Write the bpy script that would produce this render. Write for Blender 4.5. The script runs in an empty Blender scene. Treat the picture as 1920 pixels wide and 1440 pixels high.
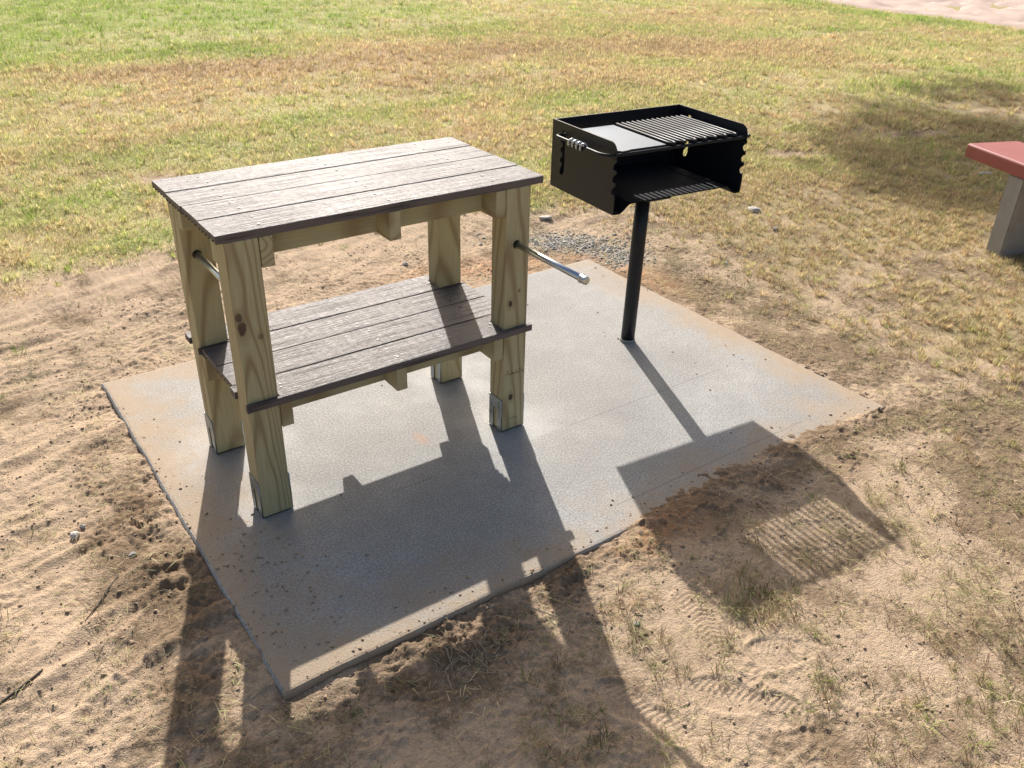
import bpy, bmesh, math, random
import numpy as np
from mathutils import Vector, Matrix

random.seed(7)
RNG = np.random.default_rng(11)
sc = bpy.context.scene
col = sc.collection

# ------------------------------------------------------------------ camera
CAM = Vector((-0.62257, -2.18436, 1.74079))
CR = Vector((0.81635, -0.57709, 0.02331))
CU = Vector((0.27049, 0.41768, 0.86740))
CF = Vector((0.51030, 0.70179, -0.49707))
cam_d = bpy.data.cameras.new('camera')
cam_d.sensor_width = 36.0
cam_d.lens = 1629.44 / 1920.0 * 36.0
cam_d.clip_start = 0.05
cam_d.clip_end = 2000
cam = bpy.data.objects.new('camera', cam_d)
col.objects.link(cam)
cam.matrix_world = Matrix(((CR.x, CU.x, -CF.x, CAM.x), (CR.y, CU.y, -CF.y, CAM.y),
                           (CR.z, CU.z, -CF.z, CAM.z), (0, 0, 0, 1)))
sc.camera = cam

# ------------------------------------------------------------------ sky, sun, exposure
SUN_EL = math.radians(32.8)
SUN_AZ = math.radians(23.3)          # from +Y towards +X
sun_dir = Vector((math.sin(SUN_AZ) * math.cos(SUN_EL), math.cos(SUN_AZ) * math.cos(SUN_EL), math.sin(SUN_EL)))
world = bpy.data.worlds.new('World')
sc.world = world
world.use_nodes = True
wn = world.node_tree.nodes
wl = world.node_tree.links
bg = wn['Background']
sky = wn.new('ShaderNodeTexSky')
sky.sky_type = 'NISHITA'
sky.sun_disc = False
sky.sun_elevation = SUN_EL
sky.sun_rotation = SUN_AZ
sky.air_density = 1.0
sky.dust_density = 4.2
sky.ozone_density = 0.3
wl.new(sky.outputs[0], bg.inputs[0])
bg.inputs[1].default_value = 0.10
sd = bpy.data.lights.new('sun', 'SUN')
sd.energy = 4.8
sd.angle = math.radians(0.53)
sd.color = (1.0, 0.965, 0.915)
sun = bpy.data.objects.new('sun', sd)
col.objects.link(sun)
sun.rotation_euler = (-sun_dir).to_track_quat('-Z', 'Y').to_euler()
sc.view_settings.view_transform = 'Standard'
sc.view_settings.look = 'None'
sc.view_settings.gamma = 1.0
sc.view_settings.use_curve_mapping = False
sc.view_settings.exposure = 0.58
sc.cycles.max_bounces = 5
sc.cycles.diffuse_bounces = 3
sc.cycles.caustics_reflective = False
sc.cycles.caustics_refractive = False

# ------------------------------------------------------------------ numpy noise
_P = RNG.permutation(512).astype(np.int64)
_A = RNG.random(512) * 2 * math.pi
_GX, _GY = np.cos(_A), np.sin(_A)


def gnoise(x, y, seed=0):
    x = np.asarray(x, float) + seed * 17.31
    y = np.asarray(y, float) + seed * 9.17
    xi = np.floor(x).astype(np.int64); yi = np.floor(y).astype(np.int64)
    xf = x - xi; yf = y - yi
    u = xf * xf * xf * (xf * (xf * 6 - 15) + 10)
    v = yf * yf * yf * (yf * (yf * 6 - 15) + 10)

    def g(ix, iy, dx, dy):
        h = _P[(_P[ix & 511] + iy) & 511]
        return _GX[h] * dx + _GY[h] * dy
    a = g(xi, yi, xf, yf); b = g(xi + 1, yi, xf - 1, yf)
    c = g(xi, yi + 1, xf, yf - 1); d = g(xi + 1, yi + 1, xf - 1, yf - 1)
    return 1.5 * ((a + (b - a) * u) * (1 - v) + (c + (d - c) * u) * v)


def fbm(x, y, size, octaves=4, seed=0, gain=0.5):
    s = 0; amp = 1; f = 1.0 / size; tot = 0
    for o in range(octaves):
        s = s + amp * gnoise(x * f, y * f, seed + o * 3.7)
        tot += amp; amp *= gain; f *= 2.03
    return s / tot


def sstep(a, b, x):
    t = np.clip((x - a) / (b - a), 0, 1)
    return t * t * (3 - 2 * t)


# ------------------------------------------------------------------ ground shape and cover (functions of world x, y)
PX0, PX1, PY0, PY1 = -0.195, 2.300, -0.675, 1.165      # concrete pad


def pad_dist(x, y):
    dx = np.maximum(PX0 - x, x - PX1); dy = np.maximum(PY0 - y, y - PY1)
    out = np.hypot(np.maximum(dx, 0), np.maximum(dy, 0))
    return np.where((dx <= 0) & (dy <= 0), np.maximum(dx, dy), out)


def dryzone(x, y):
    """thin, trampled dry grass right of the pad and under the bench"""
    a = sstep(6.4, 4.6, x + .7 * (y - .5)) * sstep(2.3, 1.5, y)
    return np.maximum(a, .72 * sstep(4.2, 2.4, y + .15 * (x - 5)) * sstep(4.2, 5.4, x) * sstep(12, 8, x)) * sstep(1.2, 2.4, x)


def duff(x, y):
    """dark litter and torn turf mixed into the sand"""
    d = .24 + 1.0 * fbm(x, y, .42, 3, 140) + .32 * dryzone(x, y) + .5 * fbm(x, y, .12, 2, 141)
    d = d + .22 * sstep(.2, 1.0, x) * sstep(-.8, -1.3, y) + .30 * np.exp(-(np.maximum(pad_dist(x, y), 0) / .16) ** 2) * (y < .9)
    d = d + .25 * blob(x, y, -.05, 1.75, .7, .22, .25) + .25 * blob(x, y, -.45, 1.25, .3, .3) + .4 * blob(x, y, .1, -.85, .5, .12)
    return np.clip(d, 0, 1)


def cover(x, y):
    """grass cover 0..1"""
    yb = np.interp(x, [-3, -.4, .5, .9, 1.4, 1.8, 2.5, 3.0], [2.2, 2.3, 2.5, 2.35, 2.25, 2.2, 1.95, 1.7])
    xr = np.interp(y, [-3, -1.9, -1.5, -1.0, -.5, 0, .3, .8, 1.4, 2], [1.2, 1.5, 2.1, 2.8, 2.75, 2.62, 2.68, 2.75, 2.9, 3.0])
    k = np.maximum((y - yb) * 1.3, x - xr)
    k = k + 0.16 * fbm(x, y, .5, 3, 3) + .1 * fbm(x, y, .13, 2, 4)
    c = sstep(-.22, .55, k)
    # sparse growth in the sand towards the lower right of the pad
    sp = sstep(.15, .9, x) * sstep(-.75, -1.25, y) * .34
    thin = 1 - dryzone(x, y) * np.clip(.42 + .9 * fbm(x, y, .7, 3, 150), .15, .9)
    bare = blob(x, y, 10.7, 6.2, .45, .12, -.4) + blob(x, y, 11.7, 5.9, .4, .12, -.4) + blob(x, y, 6.5, 1.92, .5, .14, -.4) + blob(x, y, 5.05, 2.06, .3, .12, -.4) + blob(x, y, 4.8, 8.4, .3, .12, -.4) + blob(x, y, .75, 3.75, .2, .12)
    c = c * (1 - .95 * np.clip(bare * 1.3, 0, 1))
    return np.clip(np.maximum(c * thin, sp * (0.5 + 1.4 * fbm(x, y, .35, 2, 9))), 0, 1)


def blob(x, y, cx, cy, rx, ry, a=0.0):
    c, s = math.cos(a), math.sin(a)
    u = (x - cx) * c + (y - cy) * s; v = -(x - cx) * s + (y - cy) * c
    return np.exp(-((u / rx) ** 2 + (v / ry) ** 2))


def green(x, y):
    """1 lush green .. 0 dry straw"""
    g = .30 + .62 * fbm(x, y, 1.7, 3, 21) + .38 * fbm(x, y, .45, 3, 22)
    g = g + .75 * sstep(6.5, 11.0, y - .25 * (x - 1.5)) * sstep(12, 3.0, x)
    g = g + .5 * blob(x, y, .1, 3.6, .7, .5) + .5 * blob(x, y, .5, 2.7, .22, .2)
    g = g + .34 * sstep(4.6, 6.4, x) * sstep(4.5, 2.0, y)
    g = g + .35 * blob(x, y, 3.3, 2.9, 1.1, .5, -.4)
    g = g + .5 * blob(x, y, 13.6, 7, .5, 6) + .35 * blob(x, y, 10.6, 6.2, .9, .3)
    for c in ((3.3, 7.3, 1.6, .55, -.2), (1.9, 7.3, 1.0, .4, -.1), (5.2, 6.9, 1.3, .7, -.3), (3.9, 5.8, .9, .3, -.3), (1.0, 6.3, .8, .35, 0), (8.2, 6.0, 1.5, .8, -.4)):
        g = g - .5 * blob(x, y, *c)
    g = g - .58 * dryzone(x, y)
    return np.clip(g, 0, 1)


def browned(x, y):
    b = 0
    for c in ((3.3, 7.3, 1.5, .5, -.2), (1.9, 7.5, 1.0, .3, -.1), (5.6, 7.0, 1.0, .5, -.3), (3.9, 5.8, .7, .25, -.3), (7.6, 6.4, 1.2, .5, -.4)):
        b = b + blob(x, y, *c)
    return np.clip(b * (.75 + .9 * fbm(x, y, .5, 3, 31)), 0, 1)


PRINTS = [  # x, y, heading, length, width, kind, depth
    (.75, -1.33, 2.2, .29, .105, 0, .0062), (1.14, -1.36, .3, .27, .10, 1, .0062), (.67, -1.46, .4, .28, .10, 1, .0065),
    (.98, -1.30, 2.6, .28, .10, 0, .007), (1.57, -1.26, .2, .28, .11, 1, .0062), (-.52, .02, 1.0, .28, .105, 1, .0058),
    (1.45, -1.02, 2.9, .29, .11, 0, .008), (1.02, -1.52, 2.0, .28, .105, 0, .007), (1.25, -.86, .5, .28, .105, 0, .008),
    (.52, -1.20, 1.9, .28, .10, 0, .007), (-.42, -.28, .7, .28, .10, 0, .007), (-.75, .35, 2.4, .29, .11, 1, .0062),
    (.30, 1.62, .4, .29, .11, 0, .008), (1.20, 1.55, 2.5, .29, .11, 1, .0058), (2.05, -1.0, .9, .29, .11, 1, .0062),
    (2.62, -.15, 1.2, .28, .105, 1, .0058), (1.82, -1.35, 2.7, .28, .105, 0, .007), (-.62, .95, 1.9, .28, .105, 0, .008),
    (-.33, -.55, 2.3, .28, .105, 1, .0058), (1.34, -1.62, 1.1, .28, .105, 0, .007), (.86, -1.08, 1.2, .28, .10, 0, .006),
]


def footprints(x, y):
    h = np.zeros_like(x); fm = np.zeros_like(x)
    for (cx, cy, a, L, W, kind, dep) in PRINTS:
        c, s = math.cos(a), math.sin(a)
        u = (x - cx) * c + (y - cy) * s; v = -(x - cx) * s + (y - cy) * c
        sel = (np.abs(u) < L * .8) & (np.abs(v) < W * 1.2)
        if not sel.any():
            continue
        uu = u[sel] / L; vv = v[sel] / W
        half = .5 * (1 - .38 * np.exp(-((uu + .08) / .13) ** 2)) * np.sqrt(np.clip(1 - (uu / .5) ** 4, 0, 1)) + 1e-4
        e = np.abs(vv) / half
        ins = sstep(1.06, .9, e) * sstep(.53, .48, np.abs(uu))
        rim = np.exp(-((e - 1.22) / .22) ** 2) * sstep(.56, .45, np.abs(uu))
        if kind:
            tread = np.maximum(np.cos(uu * L * 2 * math.pi / .026), .9 * np.cos(vv * W * 2 * math.pi / .034))
        else:
            tread = np.cos((uu * L + .5 * np.abs(vv * W)) * 2 * math.pi / .017) * sstep(.95, .8, e)
        fade = np.clip(.85 + 1.0 * gnoise(x[sel] * 9, y[sel] * 9, cx * 5), .4, 1)
        h[sel] += fade * (ins * (-dep * .9 + dep * .62 * tread) + rim * dep * .8)
        fm[sel] = np.maximum(fm[sel], np.maximum(ins, .6 * rim) * fade)
    return h, fm


def ground_parts(x, y):
    d = pad_dist(x, y)
    lev = -.011 + 0 * x
    lev = np.where(y < PY0 + .05, np.interp(x, [-.5, -.1, .55, .95, 1.3, 2.2, 2.6], [-.013, -.018, -.021, -.004, .004, -.002, .0]), lev)
    wr = sstep(PX1 - .2, PX1 + .1, x)
    lev = lev * (1 - wr) + (.0 - .008) * wr
    wb = sstep(PY1 - .1, PY1 + .15, y)
    lev = lev * (1 - wb) - .006 * wb
    far = sstep(.3, 3.0, d)
    big = .05 * far * fbm(x, y, 2.6, 2, 40) + .010 * sstep(.05, .6, d) * fbm(x, y, .55, 3, 41)
    cv = cover(x, y)
    dirt = 1 - .55 * cv
    near = sstep(9, 2, d)
    # loose clods thrown up along the pad's left and front edges
    front = np.exp(-((y - (PY0 - .10)) / .13) ** 2) * sstep(-.45, -.1, x) * sstep(2.6, 1.9, x)
    left = np.exp(-((x - (PX0 - .13)) / .16) ** 2) * sstep(1.0, .5, y) * sstep(-1.0, -.5, y)
    clod = np.clip(np.maximum(front, left) * (.55 + 1.3 * fbm(x, y, .22, 3, 45)), 0, 1)
    clod = clod + .5 * np.clip(fbm(x, y, .45, 3, 46) - .12, 0, 1) * dirt
    rough = .0065 * fbm(x, y, .16, 3, 50) + .0056 * (np.abs(fbm(x, y, .05, 3, 51, .6)) * 2 - .5) + .0034 * fbm(x, y, .020, 2, 52)
    rough = rough * (.40 + 1.05 * sstep(-.22, .30, fbm(x, y, .38, 3, 57)))
    # raked / tyre-dragged ridges on the left and behind
    rake = sstep(.15, -.15, x) + sstep(1.2, 1.4, y) * .8
    ang = .30
    ru = x * math.cos(ang) + y * math.sin(ang); rv = -x * math.sin(ang) + y * math.cos(ang)
    rv = rv + .10 * fbm(x, y, .7, 2, 64) + .03 * fbm(x, y, .2, 2, 65)
    ridges = gnoise(ru * 1.6, rv * 11, 60) + .6 * gnoise(ru * 4, rv * 24, 61)
    rough = rough + np.clip(rake, 0, 1) * .0110 * ridges * (.5 + .9 * sstep(-.2, .5, fbm(x, y, .5, 2, 63)))
    cl = 1.1 - np.abs(fbm(x, y, .040, 3, 53, .65)) * 3.0
    cl2 = np.clip(fbm(x, y, .075, 2, 54) * 2.2, -.3, 1)
    fp, fm = footprints(x, y)
    h = lev + big + near * dirt * rough * (1 - .8 * fm) + near * clod * (1 - .7 * fm) * (.012 * cl + .014 * cl2 - .006)
    h = h + .62 * near * fp * (1 - .5 * cv)
    # tyre / boot comb marks right of the pad
    t = blob(x, y, 2.05, -.78, .38, .10, .1) + blob(x, y, 2.75, .05, .14, .4, .3) + blob(x, y, 1.5, -.78, .3, .07)
    h = h + .0026 * np.clip(t, 0, 1) * np.cos((x * .9 + y * .35 + .02 * fbm(x, y, .2, 2, 160)) * 2 * math.pi / .036)
    # under the pad the soil drops away except where it was spilled over the rim
    din = -d
    spill = .05 * np.interp(x, [0, .9, 1.05, 1.25, 1.7, 2.0, 2.3], [0, .0, .6, 1.1, 1.5, .8, .2]) * sstep(.3, -.3, y)
    spill = np.clip(spill * (1 + 1.3 * fbm(x, y, .16, 4, 70, .6) + .9 * fbm(x, y, .03, 2, 72)), 0, .2)
    ontop = .012 * np.clip(1 - din / np.maximum(spill, 1e-4), 0, 1) * (1 + 1.2 * fbm(x, y, .03, 2, 71)) - .001
    hin = np.where(din < spill, np.maximum(ontop, -.08), -.09)
    h = np.where(d < -.004, np.where(spill > .012, hin, -.09), h + sstep(.0, .04, spill) * (np.maximum(h, .003 + .010 * (1 + fbm(x, y, .04, 2, 71)) * sstep(.12, .0, d)) - h))
    return h, cv, clod


# ------------------------------------------------------------------ helpers
def link(o, parent=None):
    col.objects.link(o)
    if parent is not None:
        o.parent = parent
    return o


def tag(o, label=None, cat=None, group=None, kind=None):
    if label: o['label'] = label
    if cat: o['category'] = cat
    if group: o['group'] = group
    if kind: o['kind'] = kind
    return o


def empty(name, loc, label, cat, rz=0.0):
    o = bpy.data.objects.new(name, None)
    o.empty_display_size = .1
    o.location = loc
    o.rotation_euler = (0, 0, rz)
    col.objects.link(o)
    return tag(o, label, cat)


def mesh_obj(name, me, mat, parent=None, loc=(0, 0, 0), smooth=False):
    if mat is not None and not me.materials:
        me.materials.append(mat)
    if smooth:
        me.polygons.foreach_set('use_smooth', [True] * len(me.polygons))
    o = bpy.data.objects.new(name, me)
    o.location = loc
    return link(o, parent)


def bm_mesh(name, bm):
    me = bpy.data.meshes.new(name)
    bm.normal_update()
    bm.to_mesh(me)
    bm.free()
    return me


def box_mesh(name, sx, sy, sz, bev=.002, seg=2):
    bm = bmesh.new()
    bmesh.ops.create_cube(bm, size=1)
    for v in bm.verts:
        v.co = Vector((v.co.x * sx, v.co.y * sy, v.co.z * sz))
    if bev:
        bmesh.ops.bevel(bm, geom=bm.edges[:], offset=bev, segments=seg, affect='EDGES', profile=.5)
    return bm_mesh(name, bm)


def prism_x(bm, prof, x0, x1):
    """extrude a (y, z) polygon along x"""
    a = [bm.verts.new((x0, p[0], p[1])) for p in prof]
    b = [bm.verts.new((x1, p[0], p[1])) for p in prof]
    n = len(prof)
    for i in range(n):
        bm.faces.new((a[i], a[(i + 1) % n], b[(i + 1) % n], b[i]))
    bm.faces.new(a[::-1]); bm.faces.new(b)


def tube(bm, pts, r, seg=10, caps=True, closed=False):
    pts = [Vector(p) for p in pts]
    n = len(pts); rings = []
    prev = None
    for i, p in enumerate(pts):
        if closed:
            t = pts[(i + 1) % n] - pts[i - 1]
        else:
            t = pts[min(i + 1, n - 1)] - pts[max(i - 1, 0)]
        t.normalize()
        if prev is None:
            up = Vector((0, 0, 1)) if abs(t.z) < .9 else Vector((1, 0, 0))
            s = t.cross(up).normalized()
        else:
            s = (prev - t * prev.dot(t)).normalized()
        prev = s
        q = t.cross(s)
        rr = r[i] if isinstance(r, (list, tuple)) else r
        rings.append([bm.verts.new(p + (s * math.cos(2 * math.pi * k / seg) + q * math.sin(2 * math.pi * k / seg)) * rr) for k in range(seg)])
    m = n if closed else n - 1
    for i in range(m):
        A, B = rings[i], rings[(i + 1) % n]
        for k in range(seg):
            bm.faces.new((A[k], A[(k + 1) % seg], B[(k + 1) % seg], B[k]))
    if caps and not closed:
        bm.faces.new(rings[0][::-1]); bm.faces.new(rings[-1])


def plate_mesh(name, outer, holes, thick, to3d, bev=.0004):
    """flat plate cut from a sheet: outline and holes in 2D, to3d maps (u, v, w) to local coordinates"""
    cu = bpy.data.curves.new(name, 'CURVE')
    cu.dimensions = '2D'; cu.fill_mode = 'BOTH'; cu.extrude = thick / 2; cu.bevel_depth = bev
    for ring in [outer] + holes:
        sp = cu.splines.new('POLY')
        sp.points.add(len(ring) - 1)
        for p, q in zip(sp.points, ring):
            p.co = (q[0], q[1], 0, 1)
        sp.use_cyclic_u = True
    o = bpy.data.objects.new(name, cu)
    me = bpy.data.meshes.new_from_object(o)
    bpy.data.objects.remove(o); bpy.data.curves.remove(cu)
    for v in me.vertices:
        v.co = to3d(v.co.x, v.co.y, v.co.z)
    bm = bmesh.new(); bm.from_mesh(me)
    bmesh.ops.remove_doubles(bm, verts=bm.verts[:], dist=1e-5)
    bmesh.ops.recalc_face_normals(bm, faces=bm.faces[:])
    bm.to_mesh(me); bm.free()
    return me


def circle2(cx, cy, r, n=12):
    return [(cx + r * math.cos(2 * math.pi * i / n), cy + r * math.sin(2 * math.pi * i / n)) for i in range(n)]


# ------------------------------------------------------------------ materials
class NT:
    def __init__(self, name):
        self.m = bpy.data.materials.new(name)
        self.m.use_nodes = True
        self.n = self.m.node_tree.nodes; self.l = self.m.node_tree.links
        self.b = self.n['Principled BSDF']
        self.out = self.n['Material Output']

    def new(self, t, **kw):
        nd = self.n.new(t)
        for k, v in kw.items():
            setattr(nd, k, v)
        return nd

    def put(self, sock, v):
        if hasattr(v, 'is_linked') or isinstance(v, bpy.types.NodeSocket):
            self.l.new(v, sock)
        else:
            sock.default_value = v

    def coord(self, kind='Object'):
        return self.new('ShaderNodeTexCoord').outputs[kind]

    def mapping(self, vec, scale=(1, 1, 1), loc=(0, 0, 0), rot=(0, 0, 0)):
        m = self.new('ShaderNodeMapping')
        self.l.new(vec, m.inputs[0])
        m.inputs['Scale'].default_value = scale; m.inputs['Location'].default_value = loc; m.inputs['Rotation'].default_value = rot
        return m.outputs[0]

    def noise(self, vec, scale, detail=3, rough=.55, dist=0.0):
        t = self.new('ShaderNodeTexNoise')
        self.l.new(vec, t.inputs['Vector'])
        t.inputs['Scale'].default_value = scale; t.inputs['Detail'].default_value = detail
        t.inputs['Roughness'].default_value = rough; t.inputs['Distortion'].default_value = dist
        return t.outputs[0]

    def math(self, op, a, b=0.0, c=0.0, clamp=False):
        m = self.new('ShaderNodeMath', operation=op)
        m.use_clamp = clamp
        for i, v in enumerate((a, b, c)):
            self.put(m.inputs[i], v)
        return m.outputs[0]

    def ramp(self, fac, stops):
        r = self.new('ShaderNodeValToRGB')
        self.put(r.inputs[0], fac)
        el = r.color_ramp.elements
        while len(el) < len(stops):
            el.new(.5)
        for e, (p, c) in zip(el, stops):
            e.position = p
            e.color = (c[0], c[1], c[2], 1) if isinstance(c, (tuple, list)) else (c, c, c, 1)
        return r.outputs[0]

    def mix(self, fac, a, b, blend='MIX'):
        m = self.new('ShaderNodeMix', data_type='RGBA', blend_type=blend)
        self.put(m.inputs[0], fac)
        for s, v in ((m.inputs[6], a), (m.inputs[7], b)):
            if isinstance(v, (tuple, list)):
                v = (v[0], v[1], v[2], 1)
            self.put(s, v)
        return m.outputs[2]

    def attr(self, name, kind='GEOMETRY'):
        a = self.new('ShaderNodeAttribute', attribute_name=name, attribute_type=kind)
        return a.outputs['Fac']

    def bump(self, height, strength, dist, normal=None):
        b = self.new('ShaderNodeBump')
        b.inputs['Strength'].default_value = strength; b.inputs['Distance'].default_value = dist
        self.l.new(height, b.inputs['Height'])
        if normal is not None:
            self.l.new(normal, b.inputs['Normal'])
        return b.outputs[0]

    def done(self, color=None, rough=None, normal=None, metal=None, spec=None):
        for k, v in (('Base Color', color), ('Roughness', rough), ('Normal', normal), ('Metallic', metal), ('Specular IOR Level', spec)):
            if v is None:
                continue
            if isinstance(v, tuple):
                v = (v[0], v[1], v[2], 1)
            self.put(self.b.inputs[k], v)
        return self.m


def mat_wood(name, axis='z', seed=0.0, knots=(), pith=(.06, .09), warm=0.0):
    """pressure-treated pine: growth rings about a pith line off to one side, knots on the front face"""
    t = NT(name)
    oc = t.coord('Object')
    v = oc
    if axis == 'x':
        v = t.mapping(oc, rot=(0, math.pi / 2, 0))
    elif axis == 'y':
        v = t.mapping(oc, rot=(math.pi / 2, 0, 0))
    base = t.mapping(v, loc=(pith[0], pith[1], seed * 3.1))
    low = t.new('ShaderNodeTexNoise')
    t.l.new(t.mapping(base, scale=(6, 6, 1.5)), low.inputs['Vector'])
    low.inputs['Scale'].default_value = 1.0; low.inputs['Detail'].default_value = 2
    sub = t.new('ShaderNodeVectorMath', operation='SUBTRACT')
    t.l.new(low.outputs['Color'], sub.inputs[0]); sub.inputs[1].default_value = (.5, .5, .5)
    sc_ = t.new('ShaderNodeVectorMath', operation='SCALE')
    t.l.new(sub.outputs[0], sc_.inputs[0]); sc_.inputs['Scale'].default_value = .085
    add = t.new('ShaderNodeVectorMath', operation='ADD')
    t.l.new(base, add.inputs[0]); t.l.new(sc_.outputs[0], add.inputs[1])
    flat = t.mapping(add.outputs[0], scale=(1, 1, .035))
    ln = t.new('ShaderNodeVectorMath', operation='LENGTH')
    t.l.new(flat, ln.inputs[0])
    rings = t.math('SINE', t.math('MULTIPLY', ln.outputs['Value'], 620.0))
    rings = t.math('MULTIPLY_ADD', rings, .5, .5)
    rings = t.math('POWER', rings, 4.0)
    fib = t.noise(t.mapping(v, scale=(420, 420, 9)), 1.0, 3, .6)
    blot = t.noise(t.mapping(v, scale=(9, 9, 3), loc=(seed, 0, seed)), 1.0, 3, .55)
    c = t.mix(blot, (.53 + warm, .46, .27), (.47, .445, .262))
    c = t.mix(t.math('MULTIPLY', rings, .72), c, (.27, .185, .09))
    c = t.mix(t.math('MULTIPLY', t.ramp(fib, [(.35, 0), (.75, 1)]), .45), c, (.21, .155, .085))
    sep = t.new('ShaderNodeSeparateXYZ'); t.l.new(oc, sep.inputs[0])
    for (kx, kz, rx, rz, dark) in knots:
        a = t.math('DIVIDE', t.math('SUBTRACT', sep.outputs[0], kx), rx)
        b = t.math('DIVIDE', t.math('SUBTRACT', sep.outputs[2], kz), rz)
        d = t.math('SQRT', t.math('ADD', t.math('MULTIPLY', a, a), t.math('MULTIPLY', b, b)))
        d = t.math('ADD', d, t.math('MULTIPLY', t.math('SUBTRACT', t.noise(oc, 60, 2), .5), .7))
        face = t.math('LESS_THAN', sep.outputs[1], -.03)
        halo = t.math('MULTIPLY', t.math('MULTIPLY', t.ramp(d, [(0, 1), (.5, .9), (1.0, 0)]), face), .65)
        halo = t.math('MULTIPLY', t.ramp(t.math('DIVIDE', d, 2.6), [(0, 1), (.4, .8), (1, 0)]), t.math('MULTIPLY', face, .5 * dark))
        core = t.math('MULTIPLY', t.ramp(d, [(0, 1), (.75, 1), (1.0, 0)]), t.math('MULTIPLY', face, dark))
        c = t.mix(halo, c, (.20, .115, .055))
        c = t.mix(core, c, (.055, .032, .024))
    bh = t.math('ADD', t.math('MULTIPLY', rings, .5), fib)
    return t.done(c, .68, t.bump(bh, .25, .0012), spec=.3)


def mat_deck(name, seed):
    t = NT(name)
    oc = t.coord('Object')
    v = t.mapping(oc, loc=(seed * 1.7, seed * .31, 0))
    warp = t.noise(t.mapping(v, scale=(4, 14, 4)), 1.0, 2)
    wv = t.new('ShaderNodeCombineXYZ')
    t.put(wv.inputs[1], t.math('MULTIPLY', t.math('SUBTRACT', warp, .5), .004))
    ad = t.new('ShaderNodeVectorMath', operation='ADD'); t.l.new(v, ad.inputs[0]); t.l.new(wv.outputs[0], ad.inputs[1])
    g1 = t.noise(t.mapping(ad.outputs[0], scale=(3, 300, 60)), 1.0, 2, .55)
    g2 = t.noise(t.mapping(ad.outputs[0], scale=(30, 560, 60)), 1.0, 2, .6)
    groove = t.ramp(g1, [(.36, 0), (.47, 1)])
    fine = t.ramp(g2, [(.40, 0), (.56, 1)])
    speck = t.noise(v, 330, 2, .5)
    blot = t.noise(t.mapping(v, scale=(5, 12, 5)), 1.0, 3)
    c = t.mix(blot, (.098, .079, .075), (.130, .108, .104))
    c = t.mix(t.math('MULTIPLY', t.math('SUBTRACT', 1.0, groove), .85), c, (.040, .030, .028))
    c = t.mix(t.math('MULTIPLY', t.ramp(speck, [(.55, 0), (.72, 1)]), .35), c, (.27, .24, .23))
    h = t.math('ADD', t.math('MULTIPLY', groove, 1.0), t.math('ADD', t.math('MULTIPLY', fine, .45), t.math('MULTIPLY', speck, .35)))
    r = t.math('ADD', t.math('MULTIPLY', speck, .20), t.math('SUBTRACT', .61, t.math('MULTIPLY', groove, .15)))
    return t.done(c, r, t.bump(h, .8, .0015), spec=.50)


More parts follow.
